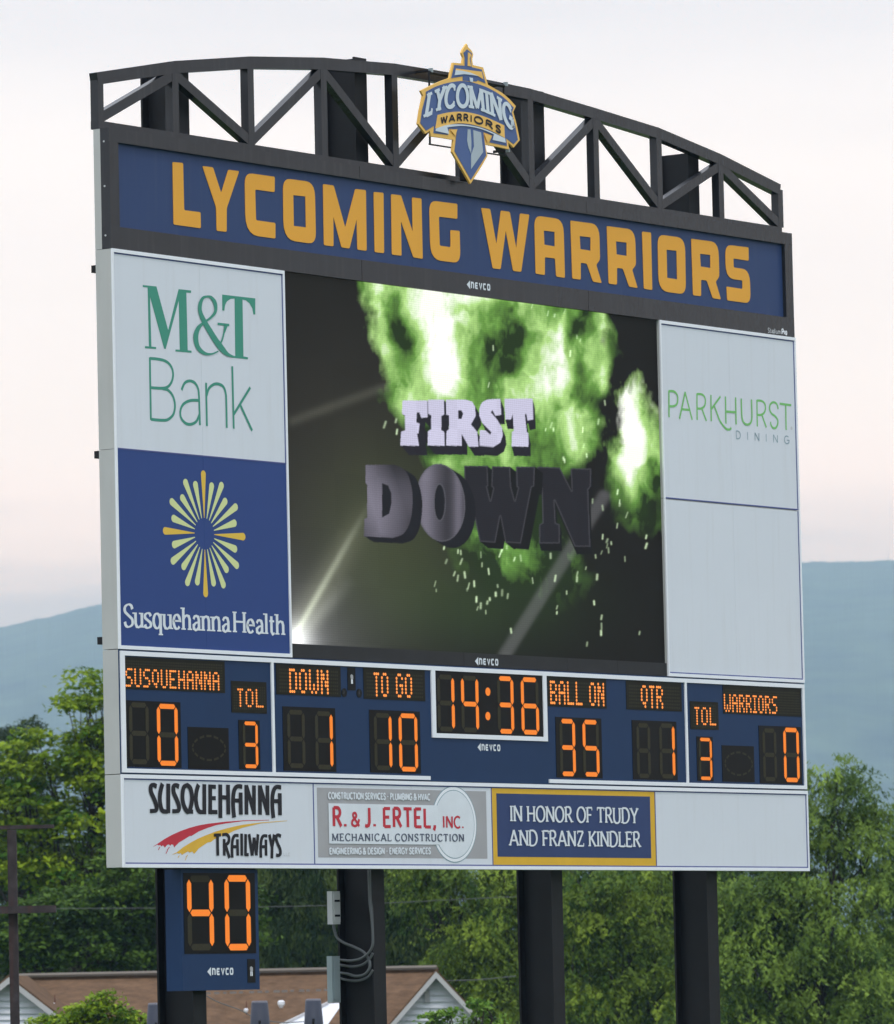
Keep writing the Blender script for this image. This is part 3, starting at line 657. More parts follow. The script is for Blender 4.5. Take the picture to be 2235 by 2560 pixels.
# right column
cR = Crop(1640, 780, 420, 880.0)
uR = cR(17, 42)[0]; uR2 = cR(60, 1905)[0]; vR = cR(48, 975)[1]; vR2 = cR(745, 1040)[1]; print('right cab', uR, uR2, vR, vR2)
uR = (uR + uR2) / 2; vR = (vR + vR2) / 2; sR = cR(380, 120)[0]
dine, _ = cabinet('dining_sign', uR, vR + .001, W_, HB, 'white sign with thin lime green capitals beside the screen', seam=sR, bottom=.0)
blank, _ = cabinet('blank_sign', uR, V_S + .004, W_, vR, 'tall blank white sign below the lime green lettering', seam=sR, top=.0, topline=False)
cP = Crop(1640, 940, 360)
PW = .023
for st in ([[(158, 182), (160, 512)], [(158, 188), (215, 190), (255, 225), (268, 280), (258, 345), (220, 374), (160, 376)]],
           [[(290, 532), (360, 198)], [(360, 198), (450, 546)], [(312, 412), (422, 424)]],
           [[(508, 218), (511, 546)], [(508, 225), (565, 228), (602, 260), (614, 315), (600, 375), (560, 404), (510, 404)], [(568, 404), (626, 560)]],
           [[(682, 234), (686, 562)], [(800, 254), (688, 410)], [(722, 372), (752, 450), (790, 550), (840, 625), (880, 662), (915, 664), (935, 645)]],
           [[(862, 254), (868, 592)], [(988, 266), (995, 602)], [(864, 442), (992, 450)]],
           [[(1058, 280), (1062, 430), (1070, 530), (1095, 585), (1135, 605), (1172, 585), (1190, 530), (1190, 430), (1185, 292)]],
           [[(1255, 298), (1260, 628)], [(1255, 305), (1312, 310), (1350, 342), (1362, 395), (1348, 452), (1310, 482), (1258, 484)], [(1316, 484), (1372, 640)]],
           [[(1518, 412), (1505, 355), (1465, 326), (1425, 348), (1412, 405), (1435, 465), (1480, 500), (1512, 545), (1512, 600), (1488, 645), (1455, 645), (1430, 610), (1424, 570)]],
           [[(1538, 344), (1682, 364)], [(1612, 356), (1618, 672)]]):
    stroke_part(dine, cP, st, lime_m, PW, w=-.001)
t = MB(); text_mesh(t, 'DINING', cP(992, 778), cP(1655, 845), cP(992, 682), -.001, .010, .010, track=.95); t.split('letter', slate_m, dine)
t = MB(); q = cP(1686, 650); t.prism([ell(q[0], q[1], .018, .018, 0, 342, 19)], -.001, 0); t.build('trade_mark', faint_m, dine)
# bottom row
cT = Crop(340, 1940, 400); cJ = Crop(770, 1950, 470); cM = Crop(1220, 1960, 440)
d1 = (cJ(46, 20)[0] + cJ(57, 800)[0]) / 2; d2 = (cJ(1743, 60)[0] + cJ(1757, 800)[0]) / 2; d3 = (cM(1692, 50)[0] + cM(1712, 830)[0]) / 2
print('dividers', d1, d2, d3)
def bottom_sign(name, a, b, label, face=white_m, first=False, last=False):
    r = empty(name, ((a + b) / 2, 0, Z0), label, 'sign')
    va, vb = 0, V_L - .004; L_ = .032; ln = .012
    MB().uvbox(a + .001, va + .002, b - .001, vb - .002, .004, DP).build('cabinet', alu_m, r)
    MB().uvbox(a, va, b, va + L_, -.012, .004).build('trim', trim_m, r); MB().uvbox(a, vb - .034, b, vb, -.012, .004).build('trim', trim_m, r)
    x0, x1 = a, b
    if first: MB().uvbox(a, va + L_, a + .028, vb - .034, -.012, .004).build('trim', trim_m, r); x0 = a + .028
    if last: MB().uvbox(b - .020, va + L_, b, vb - .034, -.012, .004).build('trim', trim_m, r); x1 = b - .020
    v0_, v1_ = va + L_, vb - .034
    MB().uvbox(x0, v1_ - ln, x1, v1_, -.003, .004).build('pinstripe', line_m, r); MB().uvbox(x0, v0_, x1, v0_ + ln, -.003, .004).build('pinstripe', line_m, r)
    MB().uvbox(x0, v0_ + ln, x0 + ln, v1_ - ln, -.003, .004).build('pinstripe', line_m, r)
    if last: MB().uvbox(x1 - ln, v0_ + ln, x1, v1_ - ln, -.003, .004).build('pinstripe', line_m, r); x1 -= ln
    MB().uvbox(x0 + ln, v0_ + ln, x1, v1_ - ln, 0, .004).build('face_panel', face, r)
    return r
bus = bottom_sign('bus_company_sign', 0, d1, 'white sign with black capitals and a red and gold swoosh', first=True)
con = bottom_sign('contractor_sign', d1, d2, 'white and grey sign with red lettering and a white circle')
mem = bottom_sign('memorial_sign', d2, d3, 'navy sign framed in gold with two lines of white capitals', face=memy_m)
bl2 = bottom_sign('blank_panel_sign', d3, W_, 'wide blank white panel at the end of the bottom row', last=True)
nbT = nib(.056, .036, 5)
sus = [[(228, 118), (190, 100), (163, 120), (165, 180), (200, 260), (225, 335), (215, 385), (152, 392)], [(292, 85), (270, 170), (262, 260), (275, 350), (300, 392), (352, 398)], [(357, 85), (357, 415)],
       [(478, 120), (442, 103), (416, 122), (418, 185), (450, 260), (476, 335), (466, 388), (402, 394)], [(568, 102), (530, 130), (515, 220), (525, 310), (560, 385), (590, 395), (615, 320), (622, 230), (605, 140), (568, 102)], [(585, 396), (638, 400)],
       [(698, 95), (675, 170), (668, 260), (682, 350), (708, 398), (755, 405)], [(762, 92), (763, 428)], [(828, 95), (828, 428)], [(828, 118), (892, 122)], [(828, 248), (890, 248)], [(828, 402), (908, 404)],
       [(940, 95), (941, 440), (942, 470)], [(1026, 98), (1030, 430)], [(945, 238), (1026, 242)],
       [(1186, 122), (1135, 115), (1100, 150), (1085, 220), (1083, 330), (1095, 465)], [(1167, 185), (1170, 432)], [(1088, 275), (1167, 275)],
       [(1232, 100), (1235, 432)], [(1232, 108), (1318, 400)], [(1318, 105), (1318, 432)], [(1384, 105), (1386, 434)], [(1384, 112), (1468, 405)], [(1468, 105), (1470, 436)],
       [(1622, 128), (1572, 122), (1540, 158), (1525, 230), (1523, 335), (1535, 470)], [(1606, 192), (1609, 438)], [(1528, 282), (1606, 280)]]
def strokes(parent, crop, L, m, nb, starts):
    t = MB()
    for i_, s_ in enumerate(L):
        if i_ in starts: t.cut()
        q = crop.pts(s_, 0); q = catmull(q, 5) if len(q) > 3 else q; strip(t, q, nb, -.003)
    t.split('letter', m, parent)
strokes(bus, cT, sus, ink_m, nbT, (0, 1, 3, 4, 6, 8, 12, 15, 18, 21, 24))
tra = [[(868, 662), (947, 660)], [(907, 650), (912, 892)], [(985, 705), (986, 892)], [(962, 660), (1010, 655), (1038, 690), (1030, 745), (985, 782)], [(1000, 778), (1045, 918)],
       [(1146, 668), (1105, 668), (1080, 710), (1072, 800), (1075, 915)], [(1132, 708), (1136, 892)], [(1078, 792), (1132, 792)], [(1179, 645), (1181, 892)], [(1224, 650), (1222, 892)], [(1215, 880), (1258, 880)],
       [(1262, 650), (1297, 890)], [(1297, 890), (1318, 690)], [(1318, 690), (1345, 888)], [(1345, 888), (1364, 652)], [(1468, 672), (1425, 672), (1402, 715), (1394, 800), (1396, 915)], [(1452, 712), (1454, 892)], [(1398, 792), (1452, 792)],
       [(1490, 655), (1521, 800)], [(1545, 655), (1521, 800)], [(1521, 790), (1518, 922)], [(1620, 675), (1585, 660), (1565, 690), (1580, 750), (1610, 820), (1612, 870), (1590, 890), (1565, 884)]]
strokes(bus, cT, tra, ink_m, nib(.040, .028, 5), (0, 2, 5, 8, 9, 11, 15, 18, 21))
MB().prism([cT.pts([(185, 795), (245, 755), (320, 705), (400, 660), (500, 615), (600, 580), (700, 553), (800, 535), (1000, 512), (1200, 497), (1490, 491), (1490, 496), (1200, 506), (1000, 532), (900, 550), (800, 582), (700, 622), (620, 672), (600, 672), (540, 710), (480, 745), (440, 785), (428, 802), (415, 770), (395, 765), (385, 782), (365, 765), (348, 772), (322, 802), (300, 775), (285, 790), (270, 772), (248, 778), (240, 768), (215, 782)])], -.001, 0).build('red_swoosh', red_m, bus)
MB().prism([cT.pts([(398, 882), (460, 852), (530, 795), (600, 752), (690, 702), (780, 665), (880, 625), (1000, 590), (1100, 565), (1200, 545), (1400, 520), (1690, 499), (1690, 504), (1400, 530), (1200, 577), (1100, 612), (1040, 642), (960, 668), (870, 712), (840, 738), (800, 745), (740, 785), (700, 812), (680, 840), (650, 872), (628, 845), (600, 858), (580, 845), (550, 862), (512, 885), (500, 862), (478, 872), (462, 862), (430, 875)])], -.0015, 0).build('gold_swoosh', yellow_m, bus)
t = MB()
for a, b in (((372, 795), (345, 832)), ((352, 832), (332, 868)), ((265, 795), (246, 828))): strip(t, cT.pts([a, b], 0), lambda t_, s_: .008, -.001)
tag(t.build('red_splash', red_m, bus), kind='stuff')
t = MB()
for a, b in (((575, 885), (555, 912)), ((562, 915), (548, 945)), ((485, 890), (468, 915))): strip(t, cT.pts([a, b], 0), lambda t_, s_: .008, -.001)
tag(t.build('gold_splash', yellow_m, bus), kind='stuff')
t = MB(); text_mesh(t, 'LLC', cT(1652, 893), cT(1725, 896), cT(1652, 858), -.001, .006, .006, track=.2); tag(t.build('lettering', faint_m, bus), kind='stuff')
# contractor sign
a, b = cJ(83, 75), cJ(1710, 745); gv0, gv1 = (cJ(95, 743)[1] + b[1]) / 2, (a[1] + cJ(1700, 105)[1]) / 2
MB().prism([[(a[0], gv0), (b[0], gv0), (b[0], gv1), (a[0], gv1)]], -.001, .0005).build('grey_field', greyp_m, con)
ec = cJ(1391, 422); rr = (cJ(1391, 57)[1] - cJ(1391, 790)[1]) / 2
disc = lambda r: ell(ec[0], ec[1], r, r, 0, 357, 60)[:-1]
MB().prism([disc(rr)], -.002, .0005).build('circle', slate_m, con); MB().prism([disc(rr * .975)], -.003, .0005).build('circle', trim_m, con)
MB().prism([disc(rr * .895)], -.004, .0005).build('circle', slate_m, con); MB().prism([disc(rr * .875)], -.005, .0005).build('circle', lite_m, con)
a, b = cJ(190, 222), cJ(1240, 608)
MB().prism([[(a[0], cJ(195, 606)[1]), (b[0], cJ(195, 606)[1]), (b[0], a[1]), (a[0], a[1])]], -.006, .0005).build('white_field', lite_m, con)
def tx(parent, crop, text, A, B, T, thick, thin, m, **k):
    t = MB(); text_mesh(t, text, crop(*A), crop(*B), crop(*T), -.0068, thick, thin, **k)
    if len(text) > 25: tag(t.build('lettering', m, parent), kind='stuff')
    else: t.split('letter', m, parent)
tx(con, cJ, 'CONSTRUCTION SERVICES * PLUMBING & HVAC', (188, 178), (1158, 192), (188, 120), .017, .013, lite_m, track=.16)
tx(con, cJ, 'ENGINEERING & DESIGN * ENERGY SERVICES', (200, 707), (1163, 704), (200, 650), .017, .013, lite_m, track=.16)
for s_, A, B, T in (('R.', (232, 440), (362, 443), (232, 262)), ('J.', (538, 440), (645, 443), (538, 265)), ('ERTEL,', (712, 447), (1215, 452), (712, 268))):
    tx(con, cJ, s_, A, B, T, .041, .030, red_m, track=.16, ang=0)
tx(con, cJ, '&', (408, 438), (485, 440), (408, 310), .030, .022, red_m, ang=0)
tx(con, cJ, 'INC.', (1280, 452), (1480, 458), (1280, 345), .024, .018, red_m, track=.16, ang=0)
tx(con, cJ, 'MECHANICAL CONSTRUCTION', (225, 580), (1480, 584), (225, 512), .018, .008, mech_m, serif=.013, st=.006, track=.24, ang=10)
# memorial sign
MB().prism([[cM(97, 740), cM(1662, 756), cM(1648, 128), cM(84, 95)]], -.001, .0005).build('navy_field', memb_m, mem)
tx(mem, cM, 'IN HONOR OF TRUDY', (222, 378), (1520, 400), (222, 222), .030, .014, lite_m, serif=.023, st=.011, track=.11, ang=10, space=.36)
tx(mem, cM, 'AND FRANZ KINDLER', (215, 625), (1542, 640), (215, 470), .030, .014, lite_m, serif=.023, st=.011, track=.11, ang=10, space=.36)

# ------------------------------------------------------------------ video screen
cV = Crop(700, 650, 1000)
sBL = cV(50, 1722); sTR = cV(1380, 215); sTL = cV(372, 93); sB2 = cV(1250, 1775)
s_v0 = (sBL[1] + sB2[1]) / 2; s_v1 = (sTR[1] + sTL[1]) / 2; print('screen', sBL, sTR, sTL, sB2)
SU0, SU1 = uL + .004, uR - .004
vsn = empty('video_screen', ((SU0 + SU1) / 2, 0, Z0 + V_S), 'large video screen showing the words FIRST DOWN over green smoke', 'screen')
MB().uvbox(SU0, V_S + .004, SU1, HB - .001, .030, DP + .002).build('screen_cabinet', bezel_m, vsn)
MB().uvbox(SU0, s_v1 + .001, SU1, HB, .008, .030).build('bezel', bezel_m, vsn)
nb_ = [SU0, SU0 + (SU1 - SU0) * .44, SU0 + (SU1 - SU0) * .72, SU0 + (SU1 - SU0) * .86, SU1]
for a, b in zip(nb_[:-1], nb_[1:]): MB().uvbox(a + .002, V_S + .004, b - .001, s_v0 - .001, .008, .030).build('bezel', bezel_m, vsn)
def fbm(x, y, seed, octv=5):
    def vn(x, y, s):
        i = np.floor(x); j = np.floor(y); fx = x - i; fy = y - j; fx = fx * fx * (3 - 2 * fx); fy = fy * fy * (3 - 2 * fy)
        h = lambda a, b: np.modf(np.abs(np.sin(a * 127.1 + b * 311.7 + s * 74.7) * 43758.5453))[0]
        return (h(i, j) * (1 - fx) + h(i + 1, j) * fx) * (1 - fy) + (h(i, j + 1) * (1 - fx) + h(i + 1, j + 1) * fx) * fy
    r = 0; a = .5
    for k in range(octv): r = r + a * vn(x, y, seed + k); x = x * 2.03 + 3.1; y = y * 2.03 + 1.7; a *= .5
    return r
def inpoly(X, Y, poly):
    r = np.zeros(X.shape, bool); n = len(poly)
    for i in range(n):
        x0, y0 = poly[i]; x1, y1 = poly[(i + 1) % n]
        if y0 == y1: continue
        c = ((y0 > Y) != (y1 > Y)) & (X < (x1 - x0) * (Y - y0) / (y1 - y0) + x0); r ^= c
    return r
def seg_d(X, Y, a, b):
    ax, ay = a; bx, by = b; dx, dy = bx - ax, by - ay; t = np.clip(((X - ax) * dx + (Y - ay) * dy) / (dx * dx + dy * dy), 0, 1)
    return np.hypot(X - ax - t * dx, Y - ay - t * dy), t
def paint_screen():
    nx, ny = 1120, 880
    U = np.linspace(SU0, SU1, nx); Vv = np.linspace(s_v0, s_v1, ny); UU, VV = np.meshgrid(U, Vv)
    Wd = np.stack([UU, np.full(UU.shape, .028), VV + Z0], -1) - CAM
    cx = Wd @ AX[0]; cy = Wd @ AX[1]; cz = -(Wd @ AX[2])
    X = ((RW / 2 + FPX * cx / cz) - 700) / cV.k; Y = ((RH / 2 - FPX * cy / cz) - 650) / cV.k
    g = lambda x, y, rx, ry, a=0: np.exp(-((((X - x) * math.cos(a) + (Y - y) * math.sin(a)) / rx) ** 2 + ((-(X - x) * math.sin(a) + (Y - y) * math.cos(a)) / ry) ** 2))
    n1 = fbm(X / 150, Y / 190, 1); n2 = fbm(X / 60, Y / 90, 7, 4); n3 = fbm(X / 16, Y / 60, 11, 3); n4 = fbm(X / 95 + n1 * 2.2, Y / 150 + n2 * 1.4, 19, 4)
    col = np.zeros(X.shape + (3,)); base = np.array([.020, .018, .013])
    lum = 1.0 * g(250, 900, 420, 700) + .25
    col += base * lum[..., None] * .75; col += np.array([.026, .036, .008]) * g(480, 1250, 330, 420)[..., None]; col += np.array([.008, .022, .003]) * g(900, 1550, 420, 200)[..., None]
    # green smoke envelope
    main = [(372, 60), (1400, 150), (1475, 340), (1478, 560), (1420, 640), (1440, 800), (1340, 930), (1180, 1010), (1260, 1240), (1330, 1420), (1180, 1560), (900, 1450), (800, 1260), (900, 1000), (700, 950), (560, 760), (470, 560), (400, 330)]
    rite = [(1590, 530), (1640, 640), (1712, 760), (1720, 980), (1650, 1180), (1590, 1180), (1500, 1080), (1470, 920), (1500, 760), (1530, 600)]
    wx = X + (n2 - .5) * 120 + (n3 - .5) * 30; wy = Y + (n4 - .5) * 110 + (n3 - .5) * 40
    def soft(poly, r):
        m = inpoly(wx, wy, poly).astype(float)
        d = np.full(X.shape, 1e9)
        for i in range(len(poly)): d = np.minimum(d, seg_d(wx, wy, poly[i], poly[(i + 1) % len(poly)])[0])
        return np.clip(.5 + np.where(m > 0, d, -d) / (2 * (r + 45 * np.clip((Y - 900) / 400, 0, 1))), 0, 1)
    mA = soft(main, 26); mB = soft(rite, 28); env = np.maximum(mA, mB) * (1 - .45 * np.clip((Y - 1300) / 350, 0, 1))
    br = .40 + 1.15 * (n4 - .45) + .8 * (n1 - .45) + .22 * (n3 - .5)
    br = br + .75 * g(700, 300, 85, 260, -.12) + .6 * g(720, 520, 100, 110) + .55 * g(440, 220, 45, 190, -.12) + .5 * g(1200, 440, 110, 190, -.1) + .25 * g(1260, 560, 70, 110) + .9 * g(1570, 880, 62, 210, -.05) + .35 * g(1560, 660, 40, 100) + .35 * g(900, 160, 180, 45) + .3 * g(1450, 350, 25, 70) + .3 * g(1450, 540, 25, 80) + .3 * g(1350, 800, 60, 90) + .25 * g(560, 640, 60, 60)
    br = br - .34 * g(950, 450, 150, 130, .2) - .28 * g(545, 360, 50, 150, -.2) - .4 * g(1350, 300, 50, 130, .4) - .4 * g(1340, 520, 30, 120) - .5 * g(1150, 1150, 520, 230) - .34 * g(1130, 1500, 330, 260) - .4 * g(1420, 640, 100, 60) - .3 * g(900, 700, 90, 60) - .25 * g(1050, 330, 50, 90)
    br = br - .16 * np.clip((Y - 1180) / 350, 0, 1) * (X < 1450)
    br = br + .22 * g(1200, 560, 150, 160) + .2 * g(620, 180, 150, 120) - .25 * g(820, 800, 260, 80)
    br = np.clip(br, 0.0, 1.3)
    dk = np.array([.010, .028, .003]); md = np.array([.135, .315, .052]); lt = np.array([.46, .74, .24]); wh = np.array([1.05, 1.1, .98])
    def ramp(b):
        b = b[..., None]; c = dk + (md - dk) * np.clip(b / .38, 0, 1); c = c + (lt - c) * np.clip((b - .38) / .34, 0, 1); return c + (wh - c) * np.clip((b - .72) / .33, 0, 1)
    col = col * (1 - env[..., None]) + ramp(br) * env[..., None]
    # light beams
    d, t = seg_d(X, Y, (40, 1730), (420, 1060)); col += np.array([.50, .55, .42]) * (np.exp(-(d / 15) ** 2) * (1 - t) ** 1.3 * .95)[..., None] + np.array([.16, .165, .12]) * (np.exp(-(d / 60) ** 2) * (1 - t) ** 1.0)[..., None]
    d, t = seg_d(X, Y, (40, 1730), (330, 1420)); col += np.array([.22, .23, .21]) * (np.exp(-(d / 34) ** 2) * (1 - t))[..., None]
    r = np.hypot(X - 40, (Y - 1735)); col += np.array([.95, .97, 1.0]) * (np.exp(-(r / 85) ** 2) * 1.3 + .35 * np.exp(-r / 110) + .06 * np.exp(-r / 330))[..., None]
    d, t = seg_d(X, Y, (1000, 1780), (1450, 1060)); col += np.array([.070, .070, .074]) * (np.exp(-(d / 30) ** 4))[..., None]
    d, t = seg_d(X, Y, (60, 720), (470, 570)); col += np.array([.035, .035, .028]) * (np.exp(-(d / 22) ** 2))[..., None]
    # sparks
    rs = np.random.RandomState(5)
    sp = [(520, 720), (524, 770), (470, 738), (735, 1290), (745, 1350), (810, 1310), (812, 1350), (900, 1320), (905, 1365), (935, 1395), (1050, 1340), (828, 1410), (880, 1520), (885, 1560), (922, 1577), (695, 1450), (700, 1480), (870, 1450), (975, 1460), (995, 1490), (1020, 1505), (1240, 1580), (1440, 1600), (1440, 1640), (1438, 1670), (1610, 1670), (1375, 1720), (1370, 1380), (1420, 1420), (1330, 1430), (1445, 1240), (1465, 1280), (1440, 1310), (1640, 1240), (1640, 1280), (1400, 1080), (1445, 1110), (1270, 890), (1215, 740), (1190, 760), (1225, 760), (1455, 640), (1275, 900), (1345, 360), (1330, 345), (1300, 420), (935, 560), (955, 395), (845, 1460), (1035, 1660), (1510, 1190), (1130, 205), (1200, 240), (1230, 250), (1275, 230)]
    sp += [(rs.uniform(780, 1500), rs.uniform(1240, 1560)) for _ in range(22)] + [(rs.uniform(1350, 1560), rs.uniform(700, 1400)) for _ in range(14)]
    for x, y in sp:
        l = rs.uniform(4, 13); a = rs.uniform(-.3, .25) - .1; d, t = seg_d(X, Y, (x - l * math.sin(a), y - l), (x + l * math.sin(a), y + l))
        col += np.array([.75, .95, .6]) * (np.exp(-(d / rs.uniform(2.2, 4.5)) ** 2) * rs.uniform(.25, .9))[..., None]
    # lettering; traced in its own sheet
    kx = .41295 / cV.k; T = lambda p: ((780 - 700) / cV.k + p[0] * kx, (960 - 650) / cV.k + p[1] * kx)
    def put(poly, ext, fc, ec, hole=None, edge=None, shade=None):
        pl = [T(p) for p in poly]; hl = [T(p) for p in hole] if hole else None
        x0 = min(p[0] for p in pl) - 10; x1 = max(p[0] for p in pl) + 80; y0 = min(p[1] for p in pl) - 10; y1 = max(p[1] for p in pl) + 80
        for s in np.linspace(1, 0, 15):
            dx, dy = ext[0] * s * kx, ext[1] * s * kx; m = inpoly(X - dx, Y - dy, pl)
            if hl: m &= ~inpoly(X - dx, Y - dy, hl)
            if s > 0: col[m] = np.array(ec)
            else:
                c = np.array(fc) * np.ones(X.shape + (1,))
                if shade is not None: c = c * shade[..., None]
                col[m] = c[m]
                if edge:
                    d = np.full(X.shape, 1e9)
                    for P__ in [pl] + ([hl] if hl else []):
                        for i in range(len(P__)): d = np.minimum(d, seg_d(X, Y, P__[i], P__[(i + 1) % len(P__)])[0])
                    e = m & (d < 5.5); col[e] = col[e] * .35 + np.array(edge) * .65
    ink = (.012, .011, .018); fc = (.60, .585, .76)
    put([(548, 100), (698, 100), (700, 202), (662, 206), (650, 172), (635, 172), (632, 232), (652, 240), (645, 300), (636, 300), (648, 375), (535, 372), (540, 290), (565, 280), (562, 190), (545, 180)], (52, 58), fc, ink)
    put([(703, 95), (800, 95), (800, 185), (783, 195), (783, 280), (800, 290), (803, 375), (700, 372), (703, 285), (722, 275), (722, 190), (703, 180)], (44, 55), fc, ink)
    put([(812, 95), (930, 95), (970, 108), (988, 140), (990, 195), (962, 245), (1000, 290), (1008, 380), (950, 380), (905, 300), (907, 375), (812, 372), (815, 285), (830, 275), (830, 190), (812, 185)], (34, 55), fc, ink, [(885, 160), (905, 160), (915, 180), (905, 212), (885, 212)])
    put(catmull([(1013, 150), (1030, 112), (1065, 94)], 3) + [(1140, 90), (1146, 188), (1110, 192), (1092, 158), (1082, 172), (1120, 215), (1150, 265), (1155, 310), (1140, 355), (1098, 382), (1015, 375), (1015, 280), (1048, 280), (1080, 308), (1086, 292), (1030, 235), (1012, 190)], (22, 55), fc, ink)
    put([(1165, 90), (1335, 88), (1340, 215), (1305, 222), (1298, 182), (1288, 182), (1300, 290), (1310, 300), (1310, 380), (1208, 378), (1210, 290), (1222, 285), (1215, 180), (1205, 215), (1170, 215)], (14, 58), fc, ink)
    XX = (X - T((0, 0))[0]) / kx; YY = (Y - T((0, 0))[1]) / kx
    shD = .30 + .85 * np.clip(1 - np.abs(XX - 360 - (YY - 700) * .3) / 190, 0, 1) + .2 * np.sin(YY / 90)
    shO = .35 + .8 * np.exp(-((XX - 680) / 65) ** 2) + .55 * np.exp(-((XX - 885) / 26) ** 2) - .12 * np.exp(-((XX - 815) / 30) ** 2)
    put([(1362, 500), (1500, 505), (1572, 645), (1565, 510), (1690, 512), (1688, 620), (1672, 640), (1685, 985), (1590, 985), (1468, 705), (1475, 840), (1500, 850), (1500, 965), (1375, 965), (1375, 850), (1395, 840), (1390, 630), (1362, 620)], (12, 45), (.012, .0115, .017), (.003, .003, .004), edge=(.060, .060, .072))
    put([(920, 495), (1062, 495), (1068, 615), (1060, 622), (1080, 705), (1097, 630), (1085, 620), (1090, 498), (1200, 500), (1205, 620), (1228, 705), (1247, 630), (1238, 620), (1235, 500), (1350, 500), (1345, 620), (1330, 625), (1265, 965), (1170, 960), (1140, 800), (1110, 960), (1015, 955), (945, 625), (925, 618)], (48, 38), (.012, .0115, .017), (.003, .003, .004), edge=(.060, .060, .072))
    put([(778 + 150 * math.cos(a) + 12 * math.sin(a), 718 + 236 * math.sin(a)) for a in np.linspace(0, 2 * math.pi, 36)[:-1]], (62, 40), (.155, .145, .185), (.006, .006, .010), [(773 + 31 * math.cos(a), 716 + 108 * math.sin(a)) for a in np.linspace(0, 2 * math.pi, 24)[:-1]], shade=shO, edge=(.10, .10, .12))
    put([(325, 490), (500, 488)] + catmull([(500, 488), (565, 525), (600, 610), (610, 710), (595, 830), (555, 905), (492, 930)], 4) + [(492, 930), (315, 922), (318, 815), (335, 810), (335, 610), (325, 600)], (58, 35), (.155, .145, .185), (.006, .006, .010), [(425, 600), (462, 615), (480, 660), (482, 720), (468, 785), (425, 808)], shade=shD, edge=(.11, .11, .13))
    # rows and columns of diodes, with slight unevenness
    rn = np.random.RandomState(8).normal(1, .045, X.shape); col = col * rn[..., None]
    mod = 1 + .03 * np.sign(np.sin(UU * 2 * math.pi / 1.30)) * np.sign(np.sin(VV * 2 * math.pi / 1.05)); col = col * mod[..., None]
    led = 1 + .13 * np.sin(VV * 2 * math.pi / .021) + .05 * np.sin(UU * 2 * math.pi / .034)
    col = np.clip(col * led[..., None] * 1.0 + .004, 0, 1.25)
    box = lambda A: A.reshape(ny // 2, 2, nx // 2, 2, -1).mean((1, 3))
    col = box(col); UU = box(UU)[..., 0]; VV = box(VV)[..., 0]; nx //= 2; ny //= 2
    UU = SU0 + (UU - UU.min()) / (UU.max() - UU.min()) * (SU1 - SU0); VV = s_v0 + (VV - VV.min()) / (VV.max() - VV.min()) * (s_v1 - s_v0)
    n = nx * ny; V = np.stack([UU, np.full(UU.shape, .028), VV], -1).reshape(-1, 3)
    c0 = np.array([(SU0 + SU1) / 2, .028, (s_v0 + s_v1) / 2])
    idx = np.arange(n).reshape(ny, nx); F = np.stack([idx[:-1, :-1], idx[:-1, 1:], idx[1:, 1:], idx[1:, :-1]], -1).reshape(-1, 4)
    me = bpy.data.meshes.new('display'); me.vertices.add(n); me.vertices.foreach_set('co', (V - c0).ravel())
    me.loops.add(F.size); me.loops.foreach_set('vertex_index', F.ravel()); me.polygons.add(len(F))
    me.polygons.foreach_set('loop_start', np.arange(len(F)) * 4); me.update(calc_edges=True)
    at = me.color_attributes.new('picture', 'FLOAT_COLOR', 'POINT')
    at.data.foreach_set('color', np.concatenate([col.reshape(-1, 3), np.ones((n, 1))], 1).ravel())
    m = bpy.data.materials.new('screen_picture'); m.use_nodes = True; nt = m.node_tree; b = nt.nodes['Principled BSDF']
    at_ = nt.nodes.new('ShaderNodeAttribute'); at_.attribute_name = 'picture'
    b.inputs['Base Color'].default_value = (.008, .008, .008, 1); b.inputs['Roughness'].default_value = .7; b.inputs['Specular IOR Level'].default_value = .08
    nt.links.new(at_.outputs['Color'], b.inputs['Emission Color']); b.inputs['Emission Strength'].default_value = 1.0
    me.materials.append(m); o = bpy.data.objects.new('display', me); COL.objects.link(o); o.parent = vsn
    o.location = c0 + np.array([0, 0, Z0]) - WL[vsn.name]
paint_screen()
brand(vsn, (1187, 1653), (1247, 1657), .008)

# ------------------------------------------------------------------ score panel
cS1 = Crop(280, 1620, 800); cS2 = Crop(1040, 1620, 1020)
sb = empty('scoreboard', (W_ / 2, 0, Z0 + V_L), 'blue scoreboard row with amber digits between the video screen and the bottom signs', 'scoreboard')
MB().uvbox(.001, V_L + .001, W_ - .001, V_S - .001, .006, DP).build('cabinet', alu_m, sb)
MB().uvbox(.0, V_L, W_, V_S, 0, .006).build('face_panel', score_m, sb)
def hline(x0, x1, v0, v1): MB().uvbox(x0, v0, x1, v1, -.014, 0).build('trim', trim_m, sb)
def avg(*a): return sum(a) / len(a)
vt1 = V_S - .012; vt0 = vt1 - .040
e0 = cS1(1778, 730)[0]; e1 = cS2(583, 585)[0]
hline(.012, W_ - .012, vt0, vt1); hline(.012, e0, V_L + .012, V_L + .048); hline(e1, W_ - .012, V_L + .012, V_L + .048)
for x0, x1 in ((.012, .070), (avg(cS1(888, 75)[0], cS1(895, 690)[0]), avg(cS1(900, 75)[0], cS1(909, 690)[0])), (avg(cS2(1177, 145)[0], cS2(1186, 590)[0]), avg(cS2(1185, 145)[0], cS2(1194, 590)[0])), (W_ - .052, W_ - .012)):
    hline(x0, x1, V_L + .048, vt0)
ck0, ck1 = cS2(62, 92)[0], cS2(568, 118)[0]; ckv = avg(cS2(66, 393)[1], cS2(566, 410)[1])
hline(ck0, ck0 + .062, ckv, vt0); hline(ck1 - .060, ck1, ckv, vt0); hline(ck0 + .062, ck1 - .060, ckv, ckv + .042)
